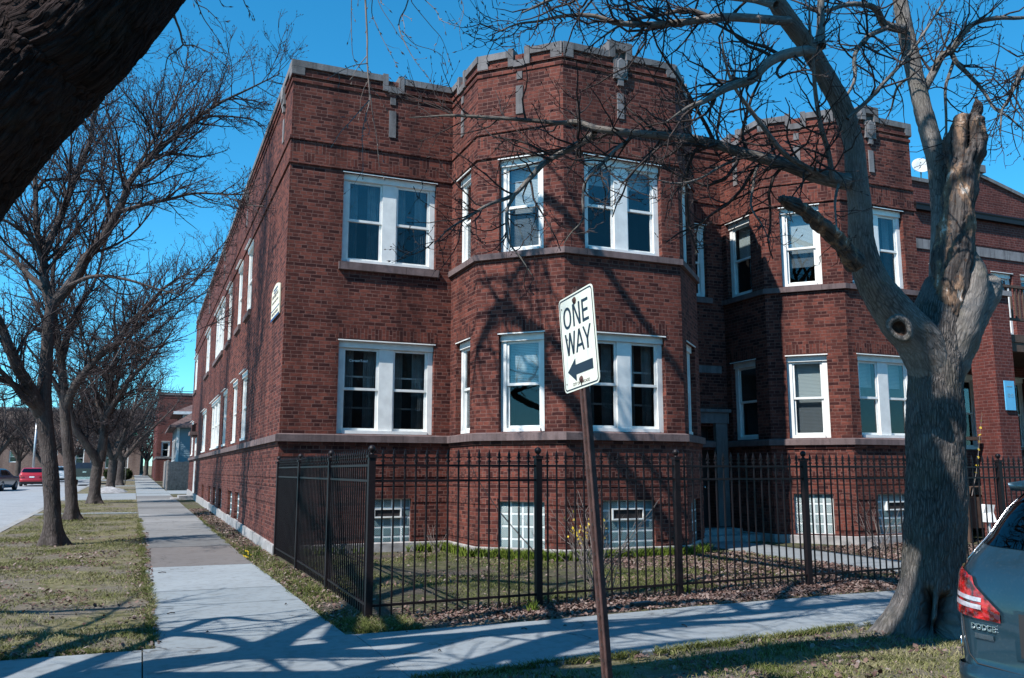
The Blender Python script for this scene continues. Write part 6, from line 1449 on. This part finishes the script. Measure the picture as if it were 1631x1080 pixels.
x, y = scatter(200000, -3.0, .22, 8.75, 26, lambda x, y: lawn_d(x, y) * np.clip(1.25 - (y - 8.7) / 22, .25, 1) * (x < swL(y) - .02 - .05 * (fbm(x, y, 6) - .5))); sets.append((x, y, .034, .58))
x, y = scatter(110000, 1.5, 13, 4.4, 7.4, lambda x, y: lawn_d(x, y) * (y < 6.68 + .1 * np.clip(x - 2.4, 0, 6.6) - .06 * fbm(x, y, 5))); sets.append((x, y, .036, .5))
x, y = scatter(120000, 2.5, 11.1, 9.7, 17.2, lambda x, y: np.clip((fbm(x, y, .7, 3) - .40) * 4, 0, 1) * (y < 17.2) * ~((x > 5.8) & (y > 14.3 + np.abs(np.minimum(x - 7.2, 0)) + np.maximum(x - 9.9, 0)))); sets.append((x, y, .032, .32))
x, y = scatter(70000, -3.0, .1, 24, 46, lambda x, y: lawn_d(x, y) * np.clip(1.2 - (y - 24) / 26, .2, 1) * (x < swL(y) - .04)); sets.append((x, y, .05, .55))
x, y = scatter(11000, 1.9, 2.6, 8.9, 19, lambda x, y: np.clip((fbm(x, y, 2.2, 5) - .33) * 3.5, 0, 1) * (x > swR(y) + .04 + .12 * fbm(x, y, 3)) * (x < 2.36 + .0 * y)); sets.append((x, y, .06, .25))
x, y = scatter(2600, 2.05, 2.75, 8.75, 9.55, lambda x, y: .2 + fbm(x, y, 5)); sets.append((x, y, .06, .25))
def ragged(n, x0, y0, x1, y1, wob=.07, h=.05):
    t = g.random(n); xx = x0 + (x1 - x0) * t; yy = y0 + (y1 - y0) * t; L = math.hypot(x1 - x0, y1 - y0); nx, ny = (y1 - y0) / L, -(x1 - x0) / L
    o = wob * (2.6 * (fbm(xx, yy, 1.9, 6) - .45) + g.normal(0, .35, n)); k = fbm(xx, yy, 2.7, 8) > .36; sets.append(((xx + nx * o)[k], (yy + ny * o)[k], h, .4))
ragged(9000, skew(.19, 8.8), 8.8, skew(.19, 30), 30); ragged(5000, skew(1.95, 9), 9, skew(1.95, 30), 30); ragged(2500, -4, 8.78, .15, 8.78); ragged(6000, 1.5, 6.68, 9., 7.36)
X = np.concatenate([s[0] for s in sets]); Y = np.concatenate([s[1] for s in sets]); Hh_ = np.concatenate([np.full(len(s[0]), s[2]) for s in sets]); To = np.concatenate([np.clip(s[3] + .55 * (fbm(s[0], s[1], 1.3, 9) - .5) * 2 + g.normal(0, .3, len(s[0])), 0, 1) for s in sets])
blades('grass', g, X, Y, Hh_, To, .0042, 1.5, label='short patchy spring grass on the lawns')
def leaves(name, x, y, size, zoff, tone, label, curl=.35, z0=None):
    n = len(x); a = g.random(n) * 2 * PI; s = size * (.55 + .9 * g.random(n)); tx, ty = g.normal(0, curl, n), g.normal(0, curl, n)
    u = np.stack([np.cos(a), np.sin(a), tx], -1) * s[:, None]; v = np.stack([-np.sin(a), np.cos(a), ty], -1) * (s * (.5 + .35 * g.random(n)))[:, None]
    c = np.stack([x, y, (zg(y) if z0 is None else z0) + zoff], -1); c[:, 2] += np.abs(tx) * s * .5 + g.random(n) * .02
    k = (g.random(n) * .5 * s)[:, None] * np.array([0, 0, 1.])
    V = np.stack([c - u, c - u * .3 - v, c + u * .4 - v * .85 + k, c + u, c + u * .35 + v * .8 + k, c - u * .35 + v], 1).reshape(-1, 3); i = np.arange(n)[:, None] * 6
    L = np.concatenate([i + [0, 1, 2, 5], i + [5, 2, 3, 4]], 1) if False else np.concatenate([i + [0, 1, 4, 5], i + [1, 2, 3, 4]], 1)
    me = raw_mesh(name, V, L.ravel(), np.full(2 * n, 4), 'leaf', tone=np.repeat(tone, 2), attr_domain='FACE')
    return put(bpy.data.objects.new(name, me), None, label, None, None, 'stuff')
P_ = []
fy = lambda x: 9.5 + .06 * (x - 2.36)
yb_ = lambda x: 8.62 + .08 * np.clip(x - 2.1, 0, 5)
x, y = scatter(42000, 2.4, 18, 8.55, 10.2, lambda x, y: (y > yb_(x) + .04 * fbm(x, y, 5)) * np.clip(1.1 - np.abs(y - fy(x) + .25) / .75, 0, 1) * np.clip((x - 2.0) / 2.2, .25, 1)); P_.append((x, y))
x, y = scatter(15000, 7.5, 11.2, 9.6, 14.5, lambda x, y: np.clip((fbm(x, y, .8, 2) - .38) * 3.5, 0, .9)); P_.append((x, y))
x, y = scatter(14000, 12.6, 18, 9.8, 14.8, lambda x, y: np.clip((fbm(x, y, .6, 2) - .2) * 3, 0.1, .95)); P_.append((x, y))
x, y = scatter(9000, 2.6, 11, 9.8, 17.2, lambda x, y: np.clip((fbm(x, y, 1.1, 4) - .45) * 3, .03, .8) * ~((x > 5.8) & (y > 14.2 + np.abs(np.minimum(x - 7.2, 0)) + np.maximum(x - 9.9, 0)))); P_.append((x, y))
x, y = scatter(900, 5.9, 11.1, 14.0, 17.2, lambda x, y: ((x < 7.2) | (x > 9.9)) & (y > 13.9 + np.abs(np.minimum(x - 7.2, 0)) + np.maximum(x - 9.9, 0)) & (y < 14.35 + np.abs(np.minimum(x - 7.2, 0)) + np.maximum(x - 9.9, 0))); P_.append((x, y))
x, y = scatter(16000, -3, .25, 8.75, 24, lambda x, y: np.clip((fbm(x, y, .9, 7) - .52) * 4, .04, .55) + .6 * np.exp(-(swL(y) - x) / .10) + .5 * np.clip(1 - (y - 8.75) / .5, 0, 1)); P_.append((x, y))
x, y = scatter(9000, 2.0, 12, 4.5, 7.2, lambda x, y: np.clip((fbm(x, y, 1.2, 7) - .47) * 4, .03, .7) * (y < 6.6 + .1 * np.clip(x - 2.4, 0, 6.6))); P_.append((x, y))
x, y = scatter(9000, 1.75, 2.42, 9, 36, lambda x, y: (x > swR(y)) * .6); P_.append((x, y))
X = np.concatenate([p[0] for p in P_]); Y = np.concatenate([p[1] for p in P_])
leaves('fallen_leaves', X, Y, .021, .002, np.clip(g.random(len(X)) * .75 + .3 * (fbm(X, Y, 3.) - .5) + .05, 0, 1), 'brown curled fallen leaves drifted along the fence and lawn edges')
# stray bits on the pavement
q = MB(); R2 = random.Random(12)
for (px_, py_, L_) in ((1090, 1000, .10), (835, 1005, .07), (640, 960, .05), (272, 980, .09), (258, 914, .12), (455, 965, .06), (330, 1010, .03), (900, 1000, .03), (700, 1040, .03)):
    p = PG(px_, py_); a = R2.uniform(0, PI); d = np.array([math.cos(a), math.sin(a), 0]) * L_ / 2
    q.tube([tuple(p - d + [0, 0, .022]), tuple(p + [0, 0, .03]), tuple(p + d + [0, 0, .022])], .006, 5)
q.build('pavement_twigs', 'twig', label='few short dry twigs lying on the pale pavement', kind='stuff')
# green ground cover along the bay
gc = []
def edge(x0, y0, x1, y1, n, sp=.22):
    t = g.random(n); dx, dy = x1 - x0, y1 - y0; L = math.hypot(dx, dy); nx, ny = dy / L, -dx / L; o = .06 + sp * g.random(n) ** 1.4; return x0 + dx * t + nx * o, y0 + dy * t + ny * o
for e in ((5.0, 17.3, 5.93, 17.3, 500), (5.93, 17.3, 5.93, 15.78, 700), (5.93, 15.78, 7.23, 14.48, 2400), (7.23, 14.48, 9.86, 14.48, 3000), (9.86, 14.48, 10.6, 15.2, 500), (2.5, 17.3, 4.2, 17.3, 250)): gc.append(edge(*e))
X = np.concatenate([p[0] for p in gc]); Y = np.concatenate([p[1] for p in gc]); k = fbm(X, Y, 3.) > .36; X, Y = X[k], Y[k]
blades('ground_cover', g, X, Y, .15, np.clip(.45 + .5 * (fbm(X, Y, 4) - .5) + g.normal(0, .2, len(X)), 0, 1), .011, .7, 'green', label='tufts of fresh green leaves along the foot of the first bay')
def tuft(name, label, cat, x, y, n, r, h, mat_='green', group=None):
    a = g.random(n) * 2 * PI; rr = r * np.sqrt(g.random(n)); o = blades(name, g, x + rr * np.cos(a), y + rr * np.sin(a), h, np.clip(g.normal(.4, .2, n), 0, 1), .008, .8, mat_, kind='thing')
    o['label'] = label; o['category'] = cat
    if group: o['group'] = group
    return o
pp = PG(848, 975); tuft('grass_tuft', 'small green grass tuft at the foot of the second front fence post', 'grass tuft', pp[0], pp[1], 45, .07, .13)
pp = PG(1095, 945); tuft('grass_tuft', 'tiny green sprout in the leaf litter right of the third front fence post', 'grass tuft', pp[0], pp[1], 26, .04, .1)
# daffodils by the pavement, forsythia by the bay
def flowers(root, pts, size, name='flower', mat_='yellow'):
    q = MB(); R3 = random.Random(5)
    for p in pts:
        p = np.array(p); n = unit(np.array([R3.uniform(-1, 1), R3.uniform(-1.4, .2), R3.uniform(-.1, .8)])); u = unit(np.cross(n, [0, 0, 1.])); v = np.cross(n, u)
        for k in range(5):
            a = 2 * PI * k / 5; d = u * math.cos(a) + v * math.sin(a); e = -u * math.sin(a) + v * math.cos(a)
            q.face([tuple(p), tuple(p + d * size * .6 - e * size * .28 + n * size * .1), tuple(p + d * size), tuple(p + d * size * .6 + e * size * .28 + n * size * .1)])
    return q.build(name, mat_, root)
df = empty('daffodils', (1.98, 17.2, 0), 'yellow daffodils in the grass strip at the corner of the brick building', 'flowers')
fl = [P(393, 878, 17.2), P(390, 886, 17.1), P(397, 883, 17.3), P(394, 888, 17.0)]
for p_ in fl: flowers(df, [p_], .055)
q = MB()
for p in fl: q.tube([(p[0], p[1] + .02, 0), (p[0] + .01, p[1] + .01, p[2] * .6), tuple(p)], .006, 4)
for k in range(26): a = R2.uniform(0, 2 * PI); x, y = 1.99 + .12 * math.cos(a), 17.15 + .2 * math.sin(a); q.face([(x - .008, y, 0), (x + .008, y, 0), (x + .03 * math.cos(a), y, .2 + .06 * R2.random())])
q.build('stems', 'green', df)
def shrub(name, label, base, n, h, spread, seed, mat_='twig_light', yellow=0, sub=True):
    root = empty(name, tuple(base), label, 'shrub'); g2 = np.random.default_rng(seed); b = np.array(base)
    st = b + np.concatenate([g2.normal(0, .07, (n, 2)), np.full((n, 1), -.03)], 1); a = g2.random(n) * 2 * PI; d = np.stack([np.cos(a) * spread, np.sin(a) * spread, np.ones(n)], -1)
    q1 = grow(g2, st, d, h * (.5 + .6 * g2.random(n)), 9, .1, np.array([0, 0, -.0])); r1 = np.linspace(.0075, .0025, 9)[None, :] * np.ones((n, 1)); gr = [(q1, r1, 5)]; end = q1
    if sub:
        s = spawn(g2, q1, r1, 4., .4, (.4, .9), .3, .1, .5); q2 = grow(g2, s[0], s[1], s[2], 5, .15, np.array([0, 0, .05])); gr.append((q2, np.linspace(.004, .0018, 5)[None, :] * np.ones((len(q2), 1)), 3)); end = np.concatenate([q2[:, [1, 3, 4]].reshape(-1, 3), q1[:, 4:].reshape(-1, 3)])
    tubes_obj('stems', gr, mat_, root)
    if yellow: flowers(root, end[g2.integers(0, len(end), yellow)], .028, 'blossom')
    return root
pb = PG(852, 905)
shrub('forsythia_shrub', 'bare-stemmed forsythia with scattered yellow blossom before the first bay, behind the front fence', (7.3, 13.9, 0), 24, .92, .33, 3, yellow=70)
shrub('bare_shrub', 'leafless pale-stemmed shrub by the fence behind the one way post', (5.55, 10.2, 0), 22, 1.5, .36, 4)
shrub('bare_shrub', 'thin leafless shrub under the second bay beside the big maple', (13.9, 13.6, 0), 18, 1.1, .4, 5)
shrub('bare_shrub', 'tangle of dry stems at the inner corner of the flat front and the first bay', (5.5, 16.8, 0), 10, .6, .5, 6)
cane = empty('dry_cane', (6.4, 13.3, 0), 'single long dark cane arching across the glass block window of the first bay', 'stem')
tubes_obj('stem', [(resample([P(852, 880, 13.4), P(800, 820, 13.7), P(765, 770, 13.9), P(748, 735, 14.0), P(745, 715, 14.0)], 20)[None], np.linspace(.011, .003, 20)[None], 5)], 'twig', cane)
wl = empty('yellow_budding_stem', (16.5, 11.5, 0), 'thin yellow-budded stem rising between the maple and the parked car', 'stem')
sp = resample([P(1548, 790, 11.5), P(1556, 745, 11.6), P(1560, 700, 11.7), P(1564, 660, 11.8)], 12); tubes_obj('stem', [(sp[None], np.linspace(.008, .003, 12)[None], 4)], 'twig_light', wl); flowers(wl, sp[2:], .03, 'buds')
# small stuff in the yards
def stone(name, label, cat, c, s, mt, seed):
    R3 = random.Random(seed); bm_ = MB(); V = []; F = []
    for i in range(5):
        for k in range(8):
            th = PI * (i + .5) / 5 - PI / 2; a = 2 * PI * k / 8; j = R3.uniform(.85, 1.15); V.append((c[0] + s[0] * math.cos(th) * math.cos(a) * j, c[1] + s[1] * math.cos(th) * math.sin(a) * j, c[2] + s[2] * math.sin(th) * j))
    for i in range(4):
        for k in range(8): F.append((i * 8 + k, i * 8 + (k + 1) % 8, (i + 1) * 8 + (k + 1) % 8, (i + 1) * 8 + k))
    F += [tuple(range(8))[::-1], tuple(range(32, 40))]; bm_.mesh(V, F); return bm_.build(name, mt, None, False, label=label, cat=cat)
pp = PG(1325, 870); stone('stone', 'pale broken stone lying at the foot of the second bay', 'stone', (14.0, 13.9, .08), (.2, .14, .12), 'stone_pale', 1)
pp = PG(1022, 967); b = MB(); b.frame(pp + [0, 0, -.01], unit(np.array([1, .15, 0])), unit(np.array([.15, -1, 0]))); b.box((-.14, -.05, 0), (.14, .05, .07)); b.build('brick_block', 'stone', label='loose grey brick in the leaf litter right of the one way post', cat='brick')
pl_ = P(1579, 818, 12.4); b = MB(); bx0 = pl_[0]
b.mesh([(bx0 - .1, 12.4, pl_[2] - .17), (bx0 + .1, 12.36, pl_[2] - .17), (bx0 + .09, 12.42, pl_[2] + .02), (bx0 + .1, 12.38, pl_[2] + .17), (bx0 - .08, 12.44, pl_[2] + .18), (bx0 - .11, 12.5, pl_[2])] + [(bx0 - .08, 12.55, pl_[2] - .17), (bx0 + .1, 12.55, pl_[2] - .17), (bx0 + .1, 12.55, pl_[2] + .17), (bx0 - .08, 12.58, pl_[2] + .18)], [(0, 1, 2, 5), (5, 2, 3, 4), (0, 6, 7, 1), (1, 7, 8, 3, 2), (3, 8, 9, 4), (0, 5, 4, 9, 6)])
b.mesh([(bx0 - .03, 12.45, -.02), (bx0 + .03, 12.45, -.02), (bx0 + .03, 12.5, -.02), (bx0 - .03, 12.5, -.02), (bx0 - .03, 12.45, pl_[2] - .17), (bx0 + .03, 12.45, pl_[2] - .17), (bx0 + .03, 12.5, pl_[2] - .17), (bx0 - .03, 12.5, pl_[2] - .17)], [(0, 1, 5, 4), (1, 2, 6, 5), (2, 3, 7, 6), (3, 0, 4, 7)])
b.build('yard_sign', 'white_paint', label='small crumpled white yard sign behind the fence right of the maple', cat='sign')
pp = PG(165, 790); 
b = MB(); V = []; F = []
for i in range(7):
    for k in range(18):
        a = 2 * PI * k / 18; r_ = 1 - i / 6.5; V.append((skew(-1.3, 58.5) + 1.1 * r_ * math.cos(a), 58.5 + 1.6 * r_ * math.sin(a), zgf(58.5) - .05 + .34 * (1 - r_ ** 2) + .05 * math.sin(a * 3 + i)))
for i in range(6):
    for k in range(18): F.append((i * 18 + k, i * 18 + (k + 1) % 18, (i + 1) * 18 + (k + 1) % 18, (i + 1) * 18 + k))
F.append(tuple(range(108, 126))); b.mesh(V, F); b.build('gravel_heap', 'found', None, True, label='low heap of pale gravel on the lawn beyond the driveway', cat='gravel heap')
for i, (x, y, lb) in enumerate(((XP(196, 100), 100, 'clipped dark green hedge bush beside the far pavement'), (XP(180, 103), 103, 'dark green hedge bush left of the clipped one by the far pavement'))):
    n = 2600; ph = g.random(n) * 2 * PI; ct = 2 * g.random(n) - 1; rr = .55 + .45 * g.random(n) ** .4; st_ = np.sqrt(1 - ct ** 2)
    leaves('hedge_bush', x + .9 * rr * st_ * np.cos(ph), y + .9 * rr * st_ * np.sin(ph), .09, 0., g.random(n), lb, 1., zgf(y) + .5 + .55 * rr * ct)
    o = bpy.data.objects['hedge_bush' if i == 0 else 'hedge_bush.001']; o['kind'] = 'thing'; o['category'] = 'bush'; o.data.materials[0] = M['hedge']

# ------------------------------------------------------------------ unseen houses over the cross street, added for window reflections and to cut fill
for (x0, x1, y1, h, lb) in ((-34, -21, -15.5, 9.5, 'red brick flat-roofed house over the cross street, at the far corner'), (-5.5, 7.5, -15., 10.2, 'tall red brick flat-roofed house straight over the cross street from the corner building'), (10, 21, -15.8, 9.0, 'lower red brick house over the cross street beside the tall one'), (23.5, 37, -15.2, 10., 'wide red brick house over the cross street opposite the porch')):
    e = empty('brick_house', ((x0 + x1) / 2, y1 - 5, -.1), lb, 'house', 'houses over the cross street')
    pth = [(x1, y1 - 11), (x1, y1), (x0, y1), (x0, y1 - 11)]; sg_ = [Seg(i, pth) for i in range(3)]; q = MB()
    for x in np.arange(x0 + 1.2, x1 - 1.8, 3.1):
        for z in (1.6, 5.2): window(sg_[1], sg_[1].u(x=x + 1.2), sg_[1].u(x=x), z, z + 1.9, 1, parent=e)
    for t_ in sg_: wall(q, t_, -.3, h)
    q.build('wall', ['brick_far', 'room'], e); q = MB(); q.face([(x0, y1, h - .05), (x1, y1, h - .05), (x1, y1 - 11, h - .05), (x0, y1 - 11, h - .05)]); q.build('roof', 'roof', e)
    q = MB(); strip(q, pth, h - .1, h + .2, .1); q.build('coping', 'stone', e)
sheet('added_lawn_strip', -60, 90, -10.5, -7.05, -.004, 'lawn', 10, 3.4, False)  # unseen strip of lawn, added in front of those houses
for (x, y, rz, sc, lb) in ((-12, -9.2, .3, 1.15, 'added unseen bare street tree over the cross street left of the tall brick house'), (9, -9, 2.2, 1.2, 'added unseen bare street tree over the cross street right of the tall brick house'), (24, -9.3, 4., 1.1, 'added unseen bare street tree over the cross street opposite the porch')):  # unseen trees added behind the camera for the windows to reflect
    c = dup(t4 if x < 0 else t5, (x, y, 0), rz, lb, sc); c['group'] = 'added trees over the cross street'
